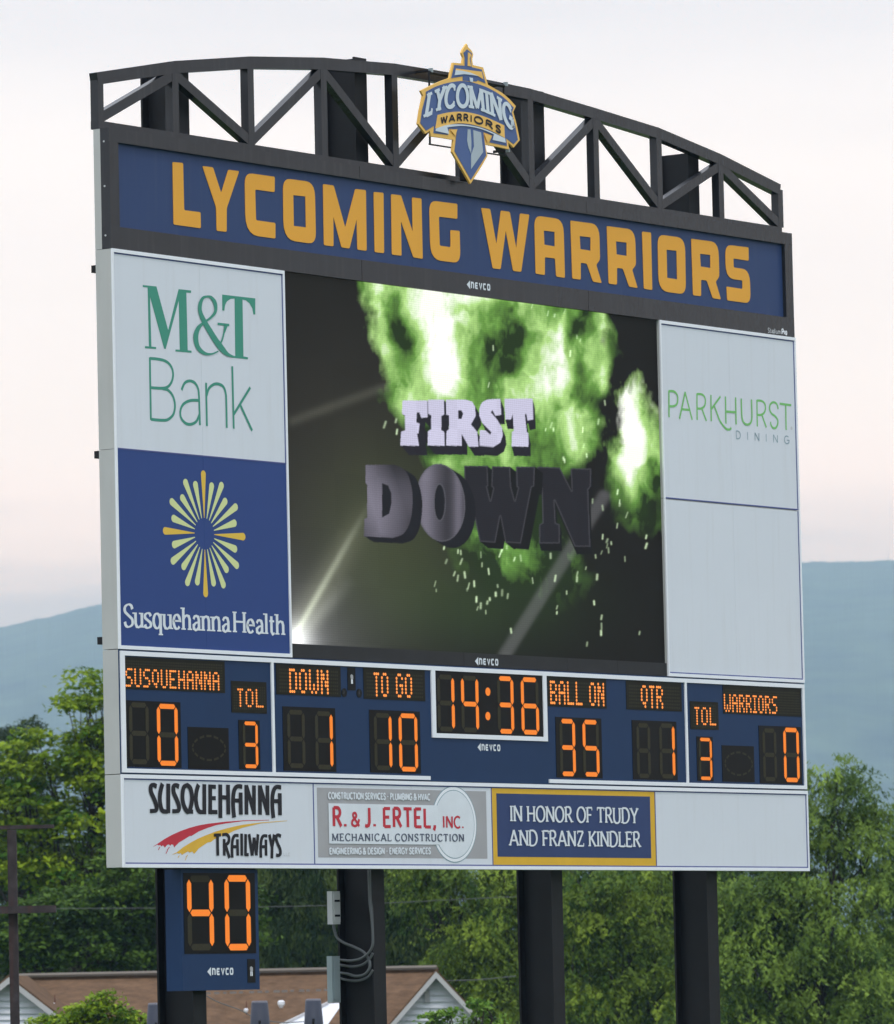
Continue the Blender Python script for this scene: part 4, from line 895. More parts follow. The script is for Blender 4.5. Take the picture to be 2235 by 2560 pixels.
SEG = {'0': 'abcdef', '1': 'bc', '3': 'abgcd', '4': 'fgbc', '5': 'afgcd', '6': 'afgecd', ' ': '', '3 ': ''}
def segs(u0, v0, u1, v1, kt):
    """hexagonal bars of one seven segment digit"""
    k = kt; h = k / 2; g = k * .10; vm = (v0 + v1) / 2; L = {}
    def hor(y): return [(u0 + h * 1.15 + g, y), (u0 + h * 1.9 + g, y + h * .82), (u1 - h * 1.9 - g, y + h * .82), (u1 - h * 1.15 - g, y), (u1 - h * 1.9 - g, y - h * .82), (u0 + h * 1.9 + g, y - h * .82)]
    def ver(x, a, b): return [(x, a + g), (x + h * .85, a + h + g), (x + h * .85, b - h - g), (x, b - g), (x - h * .85, b - h - g), (x - h * .85, a + h + g)]
    L['a'] = hor(v1 - h); L['g'] = hor(vm); L['d'] = hor(v0 + h)
    L['f'] = ver(u0 + h, vm, v1 - h); L['b'] = ver(u1 - h, vm, v1 - h); L['e'] = ver(u0 + h, v0 + h, vm); L['c'] = ver(u1 - h, v0 + h, vm)
    return L
def serrate(p, n=9):
    return p
def window(parent, crop, a, b, m=glass_m, w=-.004, name='display_window'):
    A = crop(*a, w); B = crop(*b, w); u0, u1, v0, v1 = A[0], B[0], B[1], A[1]
    o = MB().uvbox(u0, v0, u1, v1, w, w + .004).build(name, m, parent)
    # raised lip round the window
    return o, (u0, v0, u1, v1)
def digit(win, crop, ch, a, b, w=-.005, kt=None):
    A = crop(*a, w); B = crop(*b, w); u0, u1, v0, v1 = A[0], B[0], B[1], A[1]
    kt = kt or (v1 - v0) * .096
    for k, p in segs(u0, v0, u1, v1, kt).items():
        lit = k in SEG[ch]
        o = MB().prism([p], w - (.0015 if lit else .0005), .001).build('led_segment', led_m if lit else ghost_m, win)
        if not lit: o['label'] = 'unlit dark segment'
FONT = {
 'A': ['0110', '1001', '1001', '1111', '1001', '1001', '1001'], 'B': ['1110', '1001', '1001', '1110', '1001', '1001', '1110'],
 'D': ['1110', '1001', '1001', '1001', '1001', '1001', '1110'], 'E': ['1111', '1000', '1000', '1110', '1000', '1000', '1111'],
 'G': ['0110', '1001', '1000', '1011', '1001', '1001', '0110'], 'H': ['1001', '1001', '1001', '1111', '1001', '1001', '1001'],
 'I': ['111', '010', '010', '010', '010', '010', '111'], 'L': ['1000', '1000', '1000', '1000', '1000', '1000', '1111'],
 'N': ['1001', '1101', '1101', '1011', '1011', '1001', '1001'], 'O': ['0110', '1001', '1001', '1001', '1001', '1001', '0110'],
 'Q': ['0110', '1001', '1001', '1001', '1001', '0110', '0010'], 'R': ['1110', '1001', '1001', '1110', '1010', '1001', '1001'],
 'S': ['0111', '1000', '1000', '0110', '0001', '0001', '1110'], 'T': ['111', '010', '010', '010', '010', '010', '010'],
 'U': ['1001', '1001', '1001', '1001', '1001', '1001', '0110'], 'W': ['10001', '10001', '10001', '10001', '10101', '10101', '01010'], ' ': ['00'] * 7}
def dots(win, crop, text, a, b, wn, w=-.0048):
    A = crop(*a, w); B = crop(*b, w); nc = sum(len(FONT[c][0]) + 1 for c in text) - 1
    px_ = (B[0] - A[0]) / nc; py_ = (A[1] - B[1]) / 7; t = MB(); g = MB(); x = 0
    lit = set()
    for c in text:
        for r in range(7):
            for k, ch in enumerate(FONT[c][r]):
                if ch == '1': lit.add((x + k, r))
        x += len(FONT[c][0]) + 1
    def hexa(mb, cx, cy, rx, ry, ww): mb.prism([[(cx + rx * math.cos(math.radians(q)), cy + ry * math.sin(math.radians(q))) for q in range(0, 360, 60)]], ww, 0)
    for (cx, r) in lit: hexa(t, A[0] + (cx + .5) * px_, A[1] - (r + .5) * py_, min(px_, py_) * .50, py_ * .44, w - .001)
    u0, v0, u1, v1 = wn; nxx = int((u1 - u0) / px_); nyy = int((v1 - v0) / py_)
    for i in range(-40, 90):
        for j in range(-4, 12):
            cx = A[0] + (i + .5) * px_; cy = A[1] - (j + .5) * py_
            if (i, j) in lit or cx < u0 + px_ or cx > u1 - px_ or cy < v0 + py_ * .7 or cy > v1 - py_ * 1.4: continue
            q = min(px_, py_) * .30
            g.add([(cx - q, w, cy - q + Z0), (cx + q, w, cy - q + Z0), (cx + q, w, cy + q + Z0), (cx - q, w, cy + q + Z0)], [(0, 1, 2, 3)])
    o = t.build('lit_dots', dot_m, win); o['kind'] = 'stuff'
    if g.V: o = g.build('unlit_dots', ghost_m, win); o['kind'] = 'stuff'
def football(win, crop, c, rx, ry, w=-.0052):
    C_ = crop(*c, w); R1 = crop(c[0] + rx, c[1], w)[0] - C_[0]; R2 = crop(c[0], c[1] - ry, w)[1] - C_[1]
    for k in range(14):
        a0 = 360 * k / 14 + 4; a1 = 360 * (k + 1) / 14 - 4
        f = lambda a: (C_[0] + R1 * math.cos(math.radians(a)) * (1 + .0 * abs(math.cos(math.radians(a)))), C_[1] + R2 * math.sin(math.radians(a)) * (.82 + .18 * abs(math.sin(math.radians(a)))))
        t = MB(); strip(t, [f(a0), f(a1)], lambda t_, s_: .020, w); t.build('led_segment', ghost_m, win)
def cell(crop, a, b, m=glass_m): return window(sb, crop, a, b, m)
X1 = cS1; X2 = cS2
o, wn = cell(X1, (66, 48), (634, 252), matrix_m); dots(o, X1, 'SUSQUEHANNA', (74, 110), (602, 240), wn)
o, wn = cell(X1, (667, 183), (868, 368), matrix_m); dots(o, X1, 'TOL', (700, 224), (850, 336), wn)
o, wn = cell(X1, (918, 88), (1283, 274), matrix_m); dots(o, X1, 'DOWN', (990, 112), (1214, 262), wn)
o, wn = cell(X1, (1407, 108), (1755, 298), matrix_m); dots(o, X1, 'TO GO', (1464, 134), (1682, 282), wn)
o, wn = cell(X2, (577, 122), (838, 266), matrix_m); dots(o, X2, 'BALL ON', (587, 141), (828, 258), wn)
o, wn = cell(X2, (922, 142), (1168, 279), matrix_m); dots(o, X2, 'QTR', (986, 161), (1086, 268), wn)
o, wn = cell(X2, (1203, 233), (1330, 360), matrix_m); dots(o, X2, 'TOL', (1222, 257), (1319, 342), wn)
o, wn = cell(X2, (1347, 162), (1693, 302), matrix_m); dots(o, X2, 'WARRIORS', (1351, 200), (1587, 291), wn)
o, _ = cell(X1, (68, 292), (390, 672)); digit(o, X1, ' ', (92, 300), (212, 655)); digit(o, X1, '0', (248, 308), (374, 664))
o, _ = cell(X1, (708, 402), (832, 682)); digit(o, X1, '3', (730, 408), (821, 676))
o, _ = cell(X1, (955, 326), (1257, 694)); digit(o, X1, ' ', (978, 342), (1086, 676)); digit(o, X1, '1', (1134, 350), (1242, 684))
o, _ = cell(X1, (1440, 345), (1731, 704)); digit(o, X1, '1', (1464, 360), (1572, 688)); digit(o, X1, '0', (1602, 362), (1716, 696))
o, _ = cell(X2, (75, 100), (560, 393))
for ch, a, b in (('1', (90, 113), (173, 370)), ('4', (195, 118), (279, 374)), ('3', (354, 120), (433, 380)), ('6', (458, 125), (543, 384))): digit(o, X2, ch, a, b, kt=.055)
for y in (192, 299):
    q = X2(316, y, -.006); t = MB(); t.prism([ell(q[0], q[1], .040, .040, 0, 350, 16)[:-1]], -.0062, .001); t.build('led_colon', led_m, o)
o, _ = cell(X2, (612, 302), (820, 573)); digit(o, X2, '3', (628, 308), (704, 566)); digit(o, X2, '5', (729, 312), (808, 568))
o, _ = cell(X2, (948, 316), (1150, 582)); digit(o, X2, ' ', (966, 327), (1034, 574)); digit(o, X2, '1', (1066, 328), (1141, 576))
o, _ = cell(X2, (1232, 388), (1308, 585)); digit(o, X2, '3', (1240, 392), (1303, 582))
o, _ = cell(X2, (1505, 340), (1697, 599)); digit(o, X2, ' ', (1520, 350), (1588, 588)); digit(o, X2, '0', (1611, 347), (1687, 592))
o, _ = cell(X1, (424, 441), (657, 682)); football(o, X1, (543, 560), 92, 68)
o, _ = cell(X2, (1343, 427), (1488, 590)); football(o, X2, (1417, 508), 60, 50)
def referee(parent, crop, a, b, c, w):
    o, (u0, v0, u1, v1) = window(parent, crop, a, b, hole_m, w, 'icon_plate')
    q = crop(*c, w); s = (v1 - v0) * .20; t = MB(); u, v = q
    t.prism([[(u - s * .45, v + s * .95), (u, v + s * 1.15), (u + s * .5, v + s * .85), (u + s * .55, v + s * .2), (u + s * .3, v), (u - s * .3, v), (u - s * .5, v + s * .5)]], w - .002, 0); t.build('icon_figure', greyp_m, o)
    t = MB(); strip(t, [(u - s * .22, v), (u - s * .22, v - s * .95)], lambda t_, s_: s * .3, w - .002); strip(t, [(u + s * .22, v), (u + s * .24, v - s * .95)], lambda t_, s_: s * .3, w - .002); t.build('icon_figure', trim_m, o)
referee(sb, X1, (1318, 108), (1365, 238), (1342, 176), -.004)
for x, y in ((1301, 250), (1385, 253)):
    q = X1(x, y, -.004); t = MB(); t.prism([ell(q[0], q[1], .042, .042, 0, 340, 17)[:-1]], -.004, .004); r_ = t.build('horn', hole_m, sb)
    t = MB(); t.prism([ell(q[0] - .004, q[1], .014, .018, 0, 340, 12)[:-1]], -.005, .001); t.build('horn_core', frame_m, r_)
brand(sb, (1193.5, 1868), (1252, 1873), 0)

# ------------------------------------------------------------------ play clock on the first column
c4 = Crop(0, 2050, 700)
PC = 0.085
u0, vtop = c4(1160, 500, PC); ub = None
# depth from the visible flank
fl = c4.px(1057, 700); target = c4(1160, 700, PC)[0]
wb = PC
for _ in range(60):
    if P(fl[0], fl[1], wb)[0] < target: wb += .005
    else: break
u1 = c4(1655, 700, PC)[0]; vb = avg(c4(1165, 1095, PC)[1], c4(1655, 1083, PC)[1])
print('play clock', u0, u1, vb, 'depth', wb - PC)
pc = empty('play_clock', ((u0 + u1) / 2, PC, Z0 + vb), 'blue play clock box with the amber number 40 hanging on a column', 'clock')
MB().uvbox(u0, vb, u1, -.012, PC, wb).build('housing', score_m, pc)
MB().uvbox(u0 + .01, -.012, u1 - .01, -.001, PC + .02, wb - .02).build('top_bracket', column_m, pc)
o, (a0, b0, a1, b1) = window(pc, c4, (1172, 338), (1640, 852), glass_m, PC - .004)
digit(o, c4, '4', (1192, 350), (1374, 838), PC - .005, kt=.072); digit(o, c4, '0', (1432, 348), (1610, 838), PC - .005, kt=.072)
cw = Crop(500, 2400, 140)
q0 = cw.px(228, 375); q1 = cw.px(1090, 375); brand(pc, q0, q1, PC)
referee(pc, c4, (1583, 890), (1636, 1040), (1608, 970), PC - .004)

# ------------------------------------------------------------------ electrical boxes and conduits on the second column
cC = Crop(600, 2140, 650)
def pw(x, y, w): q = cC(x, y, w); return (q[0], w, q[1] + Z0)
wb0, wb1 = CW0 + CH - .10, CW0 + CH + .02
a = pw(634, 243, wb0); b = pw(692, 470, wb0)
jb = empty('junction_box', (a[0], wb0, b[2]), 'small white junction box mounted on the second column', 'electrical box')
MB().box((a[0], wb0, b[2]), (b[0], wb0 + .06, a[2])).build('box_body', whitebox_m, jb)
MB().box((a[0] + .012, wb0 - .012, b[2] + .02), (b[0] - .012, wb0, a[2] - .02)).build('box_cover', whitebox_m, jb)
for z in (a[2] - .10, b[2] + .07): MB().box((a[0] + .02, wb0 - .022, z), (a[0] + .09, wb0 - .012, z + .02)).build('latch', frame_m, jb)
a = pw(632, 690, wb0); b = pw(694, 1010, wb0)
gb = empty('gutter_box', (a[0], wb0, b[2]), 'tall grey metal electrical trough beside the second column', 'electrical box')
MB().box((a[0], wb0, b[2]), (b[0], wb0 + .06, a[2])).build('box_body', steel_m, gb)
MB().box((a[0] + .02, wb0 - .008, b[2] + .03), (b[0] - .03, wb0, a[2] - .03)).build('box_cover', steel_m, gb)
def pu(x, y, u=3.985): q = cC.px(x, y); return Pu(q[0], q[1], u)
CT = [([(645, 468), (650, 510), (672, 565), (720, 600), (790, 628), (855, 665), (890, 720), (893, 770), (860, 815), (800, 828), (740, 812), (685, 805)], .0135, 'grey conduit curving from the white box down to the trough', 0),
      ([(685, 716), (760, 722), (830, 708), (885, 668), (912, 620), (916, 560), (908, 440), (893, 300), (888, 95)], .0125, 'grey conduit rising along the column to the board, upper one', -.03),
      ([(685, 750), (770, 762), (840, 750), (890, 712), (915, 670)], .0125, 'short grey conduit looping from the trough, second from its top', .0),
      ([(685, 842), (760, 858), (830, 856), (885, 830), (916, 785)], .0125, 'grey conduit looping from the trough bottom onto the column', .02),
      ([(902, 95), (905, 250), (912, 400), (916, 520)], .010, 'thin dark cable hanging straight down the second column', .03)]
for pts, r, lab, du in CT:
    t = MB(); t.tube(catmull([pu(x, y, 3.985 + du) for x, y in pts], 5), r, 8)
    tag(t.build('conduit', pvc_m, None, True), lab, 'conduit', 'conduits on the second column')

for x, y, lab in ((236, 673, 'small black bracket tab behind the board, uppermost'), (243.5, 1137, 'small black bracket tab behind the board, middle one'), (251, 1602, 'small black bracket tab behind the board, lowest')):
    wq = DP + .10; q = P(x, y, wq)
    t = MB(); t.uvbox(q[0] - .02, q[1] - .033, q[0] + .30, q[1] + .033, DP + .002, wq + .02); tag(t.build('bracket_tab', column_m), lab, 'bracket', 'bracket tabs behind the board')

# ------------------------------------------------------------------ rusty frame at the left
D7 = 72.0
rp = empty('steel_post_frame', tuple(far(29, 2700, D7) * np.array([1, 1, 0])), 'dark rusty steel post with two cross bars at the left edge', 'post')
def bar(name, x0, y0, x1, y1, D, m, parent, th=.11):
    a = far(x0, y0, D); b = far(x1, y1, D); wv = FW * th
    if name == 'post': a2 = a.copy()
    V = []
    for q in (a, np.array([b[0], b[1], a[2]]), b, np.array([a[0], a[1], b[2]])): V += [q, q + wv]
    return obj(name, V, [(0, 2, 4, 6), (1, 7, 5, 3), (0, 1, 3, 2), (2, 3, 5, 4), (4, 5, 7, 6), (6, 7, 1, 0)], m, parent)
a = far(17.5, 2074, D7); b = far(40, 2074, D7); V = [a, b, b + FW * .1, a + FW * .1]; V = [np.array([p[0], p[1], 0]) for p in V] + V
obj('post', V, [(0, 1, 5, 4), (1, 2, 6, 5), (2, 3, 7, 6), (3, 0, 4, 7), (4, 5, 6, 7)], rust_m, rp)
bar('cross_bar', -79, 2075, 134, 2061, D7, rust_m, rp); bar('cross_bar', -79, 2286, 139, 2263, D7 - .115, rust_m, rp)

# ------------------------------------------------------------------ posts with caps
for x0, x1, yt, lab in ((366, 414, 2507, 'slate grey capped post half hidden behind the first column'), (625, 673, 2502, 'slate grey capped post between the first two columns, rounded top'), (760, 806, 2497, 'slate grey capped post beside the second column')):
    D = 92.0; a = far(x0, yt, D); b = far(x1, yt, D); c = (a + b) / 2; r = np.linalg.norm(b - a) / 2
    e = empty('capped_post', (c[0], c[1], 0), lab, 'post', 'slate grey capped posts')
    t = MB(); z = c[2]; t.tube([(c[0], c[1], 0), (c[0], c[1], z - .5), (c[0], c[1], z - .03)], [r * 1.15, r * 1.12, r * .86], 20); t.build('post_body', post_m, e, True)
    t = MB(); t.tube([(c[0], c[1], z - .03), (c[0], c[1], z - .008), (c[0], c[1], z)], [r * .85, r * .82, r * .70], 20); t.build('post_cap', cap_m, e)
    q = c - FW * r * 1.02; t = MB(); t.box((q[0] - .013, q[1] - .012, z - .42), (q[0] + .013, q[1] + .012, z - .29)); t.build('slot', hole_m, e)

# ------------------------------------------------------------------ house
DH = 128.0
def house():
    c = far(560, 2600, DH); h = empty('house', (c[0], c[1], 0), 'low white sided house with a long brown roof below the sign', 'house')
    def quad(name, pts, m, th=.0):
        V = [far(*p) for p in pts]
        if th:
            n = np.cross(V[1] - V[0], V[2] - V[0]); n = n / np.linalg.norm(n) * th; k = len(V)
            V = V + [v + n for v in V]
            F = [tuple(range(k)), tuple(range(2 * k - 1, k - 1, -1))] + [(i, i + k, (i + 1) % k + k, (i + 1) % k) for i in range(k)]
            return obj(name, V, F, m, h)
        return obj(name, V, [tuple(range(len(V)))], m, h)
    rid = lambda x: 2452.0 - (x - 45) * .0201
    sl = lambda x, D, k: (x, rid(x) + k, D)
    # main roof: front and back slopes
    quad('roof', [(15, rid(15), DH + 4), (1096, rid(1096), DH + 4), (1096, 2640, DH - 2), (15, 2650, DH - 2)], roof_m, .12)
    quad('roof', [(15, rid(15) + 1, DH + 4.1), (1096, rid(1096) + 1, DH + 4.1), (1096, 2600, DH + 10), (15, 2620, DH + 10)], roof_m, .12)
    t = MB(); t.tube([far(34, rid(34) - 13, DH + 4.05), far(1092, rid(1092) - 13, DH + 4.05)], .05, 6); t.build('ridge_cap', ridge_m, h)
    a = far(15, 2700, DH - 1.5); b = far(1096, 2700, DH - 1.5)
    MB().add([(a[0], a[1], 0), (b[0], b[1], 0), (b[0], b[1], far(1096, 2630, DH - 1.5)[2]), (a[0], a[1], far(15, 2640, DH - 1.5)[2])], [(0, 1, 2, 3)]).build('wall', siding_m, h)
    # gables that come forward
    def gable(px, py, lx, rx, yb, D, rows, step=16, rise=0):
        # peak (px,py); rakes reach lx / rx at yb
        xl = lambda y: px + (lx - px) * (y - py) / (yb - py); xr = lambda y: px + (rx - px) * (y - py) / (yb - py)
        y = py + 8; i = 0
        while y < yb - 2:
            y2 = min(y + step, yb); V = [far(xl(y), y, D), far(xr(y), y, D), far(xr(y2), y2, D - .07), far(xl(y2), y2, D - .07)]
            V2 = V + [v + FW * .03 for v in V[:2]] + [V[2] + FW * .10, V[3] + FW * .10]
            obj('siding_board', V2, [(0, 3, 2, 1), (4, 5, 6, 7), (0, 1, 5, 4), (1, 2, 6, 5), (2, 3, 7, 6), (3, 0, 4, 7)], siding_m, h); y += step
        zb = far(px, yb, D)[2]; A = far(lx, yb, D); B = far(rx, yb, D)
        MB().add([(A[0], A[1], 0), (B[0], B[1], 0), (B[0], B[1], zb), (A[0], A[1], zb)], [(0, 1, 2, 3)]).build('wall', siding_m, h)
        for ex, sg in ((lx, -1), (rx, 1)):
            ov = 10 * sg; a = far(px, py - 3, D - .35); b = far(ex + ov, yb, D - .35); a2 = a - np.array([0, 0, .13]); b2 = b - np.array([0, 0, .13])
            V = [a, b, b2, a2]; V += [v + FW * .04 for v in V]
            obj('rake_board', V, [(0, 3, 2, 1), (4, 5, 6, 7), (0, 1, 5, 4), (1, 2, 6, 5), (2, 3, 7, 6), (3, 0, 4, 7)], fascia_m, h)
            up = np.array([0, 0, .045]); V = [a, b, b + FW * 5.5, a + FW * 5.5]; V += [v + up for v in V]
            obj('roof', V, [(0, 3, 2, 1), (4, 5, 6, 7), (0, 1, 5, 4), (1, 2, 6, 5), (2, 3, 7, 6), (3, 0, 4, 7)], roof_m, h)
    gable(22, 2446, -115, 165, 2562, DH - 3.0, 7)
    gable(1090, 2432, 978, 1212, 2570, DH - 3.0, 7)
    # vent in the right gable
    a = far(1061, 2475, DH - 3.1); b = far(1075, 2506, DH - 3.1)
    V = [a, np.array([b[0], b[1], a[2]]), b, np.array([a[0], a[1], b[2]])]; V += [v + FW * .06 for v in V]
    obj('gable_vent', V, [(0, 3, 2, 1), (4, 5, 6, 7), (0, 1, 5, 4), (1, 2, 6, 5), (2, 3, 7, 6), (3, 0, 4, 7)], greyp_m, h)
    # porch roof in the middle, pale upper face with a brown slope beside it
    quad('porch_roof', [(700, 2566, DH - 4.5), (822, 2509, DH - 2.5), (851, 2507, DH - 2.5), (851, 2516, DH - 3), (812, 2572, DH - 5)], siding_m, .05)
    quad('porch_roof', [(851, 2516, DH - 3), (890, 2535, DH - 3), (900, 2580, DH - 5), (812, 2572, DH - 5)], roof_m, .05)
    quad('rake_board', [(700, 2562, DH - 4.6), (822, 2504, DH - 2.6), (822, 2510, DH - 2.6), (700, 2570, DH - 4.6)], fascia_m, .04)
    for x, y, s in ((703, 2509, 9), (615, 2526, 5.5), (134, 2510, 4)):
        a = far(x, y, DH - .6); r = s * DH / FPX
        t = MB(); t.tube([a - np.array([0, 0, r * 1.2]), a - np.array([0, 0, r * .3]), a + np.array([0, 0, r * .5]), a + np.array([0, 0, r * .9])], [r * .4, r * .95, r, r * .55], 10); t.build('roof_vent', trim_m, h)
    for x, y in ((137, 2496), (616, 2512)):
        a = far(x, y, DH - .6); t = MB(); t.tube([a - np.array([0, 0, .2]), a + np.array([0, 0, .07])], [.018, .006], 6); t.build('roof_spike', spike_m, h)
    # pale weathered shingle tabs along the upper roof
    rs = random.Random(3)
    for k in range(15):
        x = 515 + k * 21 + rs.uniform(-3, 3); L = rs.uniform(8, 17)
        a = far(x, 2486 - (x - 515) * .028, DH + 1.6); b = far(x + L, 2486 - (x + L - 515) * .028, DH + 1.6)
        t = MB(); t.add([a, b, b + (0, 0, .045), a + (0, 0, .045)], [(0, 1, 2, 3)]); t.build('roof_tab', tab_m, h)
    return h
house()
def wire(pts, D, r, lab, sag=0):
    q = [far(x, y, D) for x, y in pts]; t = MB(); t.tube(catmull(q, 6), r, 5)
    tag(t.build('overhead_wire', pvc_m), lab, 'wire', 'overhead wires behind the columns')
wire([(-40, 2272), (400, 2270), (800, 2264), (1200, 2246), (1320, 2240)], 130, .006, 'thin overhead wire crossing behind the first three columns')
wire([(1110, 2452), (1200, 2449), (1290, 2440)], 130, .009, 'short pale overhead wire right of the right gable')
wire([(512, 2487), (545, 2505), (600, 2525), (640, 2545), (700, 2556), (760, 2554)], 100, .008, 'dark wire sagging low across the brown roof')

# ------------------------------------------------------------------ foliage
def leaf_mat(name, c1_, c2_, trans=.28):
    m = bpy.data.materials.new(name); m.use_nodes = True; nt = m.node_tree; nt.nodes.clear(); N = nt.nodes.new; L = nt.links.new
    o = N('ShaderNodeOutputMaterial'); at = N('ShaderNodeAttribute'); at.attribute_name = 'tone'
    mx = N('ShaderNodeMix'); mx.data_type = 'RGBA'; L(at.outputs['Fac'], mx.inputs[0]); mx.inputs[6].default_value = (*c1_, 1); mx.inputs[7].default_value = (*c2_, 1)
    p = N('ShaderNodeBsdfPrincipled'); p.inputs['Roughness'].default_value = .55; p.inputs['Specular IOR Level'].default_value = .10; L(mx.outputs[2], p.inputs['Base Color'])
    tr_ = N('ShaderNodeBsdfTranslucent'); L(mx.outputs[2], tr_.inputs[0]); ms = N('ShaderNodeMixShader'); ms.inputs[0].default_value = trans
    L(p.outputs[0], ms.inputs[1]); L(tr_.outputs[0], ms.inputs[2]); L(ms.outputs[0], o.inputs[0]); return m
bark_m = mat('bark', (0.045, 0.036, 0.028), rough=.95, var=.4, vscale=4, bump=.5, bscale=20)
def leaves(name, centers, normals, lens_, wids, axis, tone, m, parent):
    n = len(centers); a = axis / np.linalg.norm(axis, axis=1, keepdims=True); nn = normals - a * (normals * a).sum(1, keepdims=True)
    nn /= np.linalg.norm(nn, axis=1, keepdims=True) + 1e-9; s = np.cross(a, nn)
    l = lens_[:, None] / 2; w = wids[:, None] / 2
    V = np.stack([centers - a * l, centers + s * w - a * l * .1 + nn * w * .25, centers + a * l, centers - s * w - a * l * .1 + nn * w * .25], 1).reshape(-1, 3)
    c0 = WL[parent.name]
    me = bpy.data.meshes.new(name); me.vertices.add(n * 4); me.vertices.foreach_set('co', (V - c0).ravel())
    me.loops.add(n * 4); me.loops.foreach_set('vertex_index', np.arange(n * 4)); me.polygons.add(n); me.polygons.foreach_set('loop_start', np.arange(n) * 4)
    me.update(calc_edges=True)
    at = me.attributes.new('tone', 'FLOAT', 'POINT'); at.data.foreach_set('value', np.repeat(tone, 4))
    me.materials.append(m); o = bpy.data.objects.new(name, me); COL.objects.link(o); o.parent = parent; WL[o.name] = c0; return o
NL = [0]
def tree(name, label, D, blobs, base, m, seed, style='layered', density=1.0, leaf=(.15, .085), cl=.55, group='trees behind the scoreboard', cat='tree', trunk_r=.22, nb=14, thick=1.0):
    """blobs: (x, y, rx, ry) of crown lobes in the photograph, stood up at D metres with real depth"""
    rs = np.random.RandomState(seed); bx = far(base[0], base[1], D); root = empty(name, (bx[0], bx[1], 0), label, cat, group)
    k = D / FPX; Cc = []; NN = []; LL = []; AA = []; TT = []; ends = []
    for (x, y, rx, ry) in blobs:
        c = far(x, y, D); RX, RY = rx * k, ry * k; RD = (RX + RY) / 2 * thick * 1.1
        vol = RX * RY * 4; ncl = max(8, int(vol / (cl * cl * .35) * 2.6 * density))
        for _ in range(ncl):
            d = rs.normal(size=3); d /= np.linalg.norm(d); r = rs.uniform(.35, 1.0) ** .5
            p = c + RT * d[0] * RX * r + FW * d[1] * RD * r + np.array([0, 0, 1.0]) * d[2] * RY * r
            out = RT * d[0] + FW * d[1] + np.array([0, 0, d[2]])
            cs = cl * rs.uniform(.6, 1.25); nl = int(rs.uniform(.7, 1.3) * 62 * (cs / .55) ** 2 * (.0128 / (leaf[0] * leaf[1]))); tone = np.clip(rs.normal(.42, .28) , 0, 1)
            if rs.rand() < .5: ends.append(p)
            hor = out * np.array([1, 1, .25]); hor = hor / (np.linalg.norm(hor) + 1e-6)
            if style == 'layered':
                q = rs.normal(size=(nl, 3)) * np.array([1, 1, .26]) * cs * .42
                q[:, 2] -= .22 * (q[:, :2] ** 2).sum(1) / cs
                ax = rs.normal(size=(nl, 3)) * np.array([1, 1, .4]) + hor * .5 + np.array([0, 0, -.35]); nr = rs.normal(size=(nl, 3)) * .5 + np.array([0, 0, 1.0]) + out * .35
            elif style == 'droop':
                nf = max(3, nl // 13); q = np.zeros((nl, 3)); ax = np.zeros((nl, 3)); fi = rs.randint(0, nf, nl)
                fo = rs.normal(size=(nf, 3)) * np.array([1, 1, .5]) * cs * .30; fd = rs.normal(size=(nf, 3)) * np.array([.45, .45, .12]) + hor * .6 + np.array([0, 0, -.25]); fl_ = rs.uniform(.5, 1.1, nf) * cs * 1.1
                tt = rs.uniform(0, 1, nl)[:, None]; q = fo[fi] + fd[fi] * fl_[fi][:, None] * tt + np.array([0, 0, -.42]) * (tt ** 2) * fl_[fi][:, None] + rs.normal(size=(nl, 3)) * .035
                sd_ = np.cross(fd[fi], [0, 0, 1.0]); sg = rs.choice([-1, 1], nl)[:, None]; ax = sd_ * sg * .7 + fd[fi] * .5 + np.array([0, 0, -.55]) + rs.normal(size=(nl, 3)) * .2; nr = np.array([0, 0, 1.0]) + rs.normal(size=(nl, 3)) * .30 + out * .4
            else:   # conifer: hanging twigs
                q = rs.normal(size=(nl, 3)) * np.array([.8, .8, .75]) * cs * .36; ax = rs.normal(size=(nl, 3)) * .35 + np.array([0, 0, -1.0]) + hor * .3; nr = rs.normal(size=(nl, 3)) * .5 + out
            Cc.append(p + q); NN.append(nr); AA.append(ax); LL.append(rs.uniform(.65, 1.25, nl)); TT.append(np.clip(tone + rs.normal(size=nl) * .07, 0, 1))
    Cc = np.concatenate(Cc); NN = np.concatenate(NN); AA = np.concatenate(AA); LL = np.concatenate(LL); TT = np.concatenate(TT)
    NL[0] += len(Cc); leaves('crown', Cc, NN, leaf[0] * LL, leaf[1] * LL, AA, TT, m, root)
    t = MB(); g = np.array([bx[0], bx[1], -.2]); cen = np.mean([far(b[0], b[1], D) for b in blobs], 0); fork = g * .45 + np.array([cen[0], cen[1], cen[2]]) * .55; fork[2] = max(1.2, cen[2] * .42)
    t.tube(catmull([g, (g * .6 + fork * .4) + np.array([.15, 0, 0]), fork], 4), [trunk_r * (1.0 - .5 * i / 8) for i in range(9)], 8)
    for (x, y, rx, ry) in blobs:
        c = far(x, y, D); mid = (fork + c) / 2 + rs.normal(size=3) * .25 + np.array([0, 0, -.2]); pth = catmull([fork, mid, c], 4)
        t.tube(pth, [trunk_r * .34 * (1 - .85 * i / (len(pth) - 1)) for i in range(len(pth))], 6)
    bc = [far(b[0], b[1], D) for b in blobs]
    for e in ends[:: max(1, len(ends) // (nb * len(blobs)))]:
        c = bc[int(np.argmin([np.linalg.norm(e - q) for q in bc]))]; st = c * .75 + fork * .25 + rs.normal(size=3) * .1
        t.tube(catmull([st, (st + e) / 2 + rs.normal(size=3) * .12 + np.array([0, 0, -.1]), e], 3), [trunk_r * .16, .028, .02, .016, .013, .01, .006], 5)
    t.build('trunk', bark_m, root, True)
    return root
LG = leaf_mat('leaves_light', (.050, .13, .010), (.38, .50, .028))
LM = leaf_mat('leaves_mid', (.020, .055, .008), (.13, .225, .028))
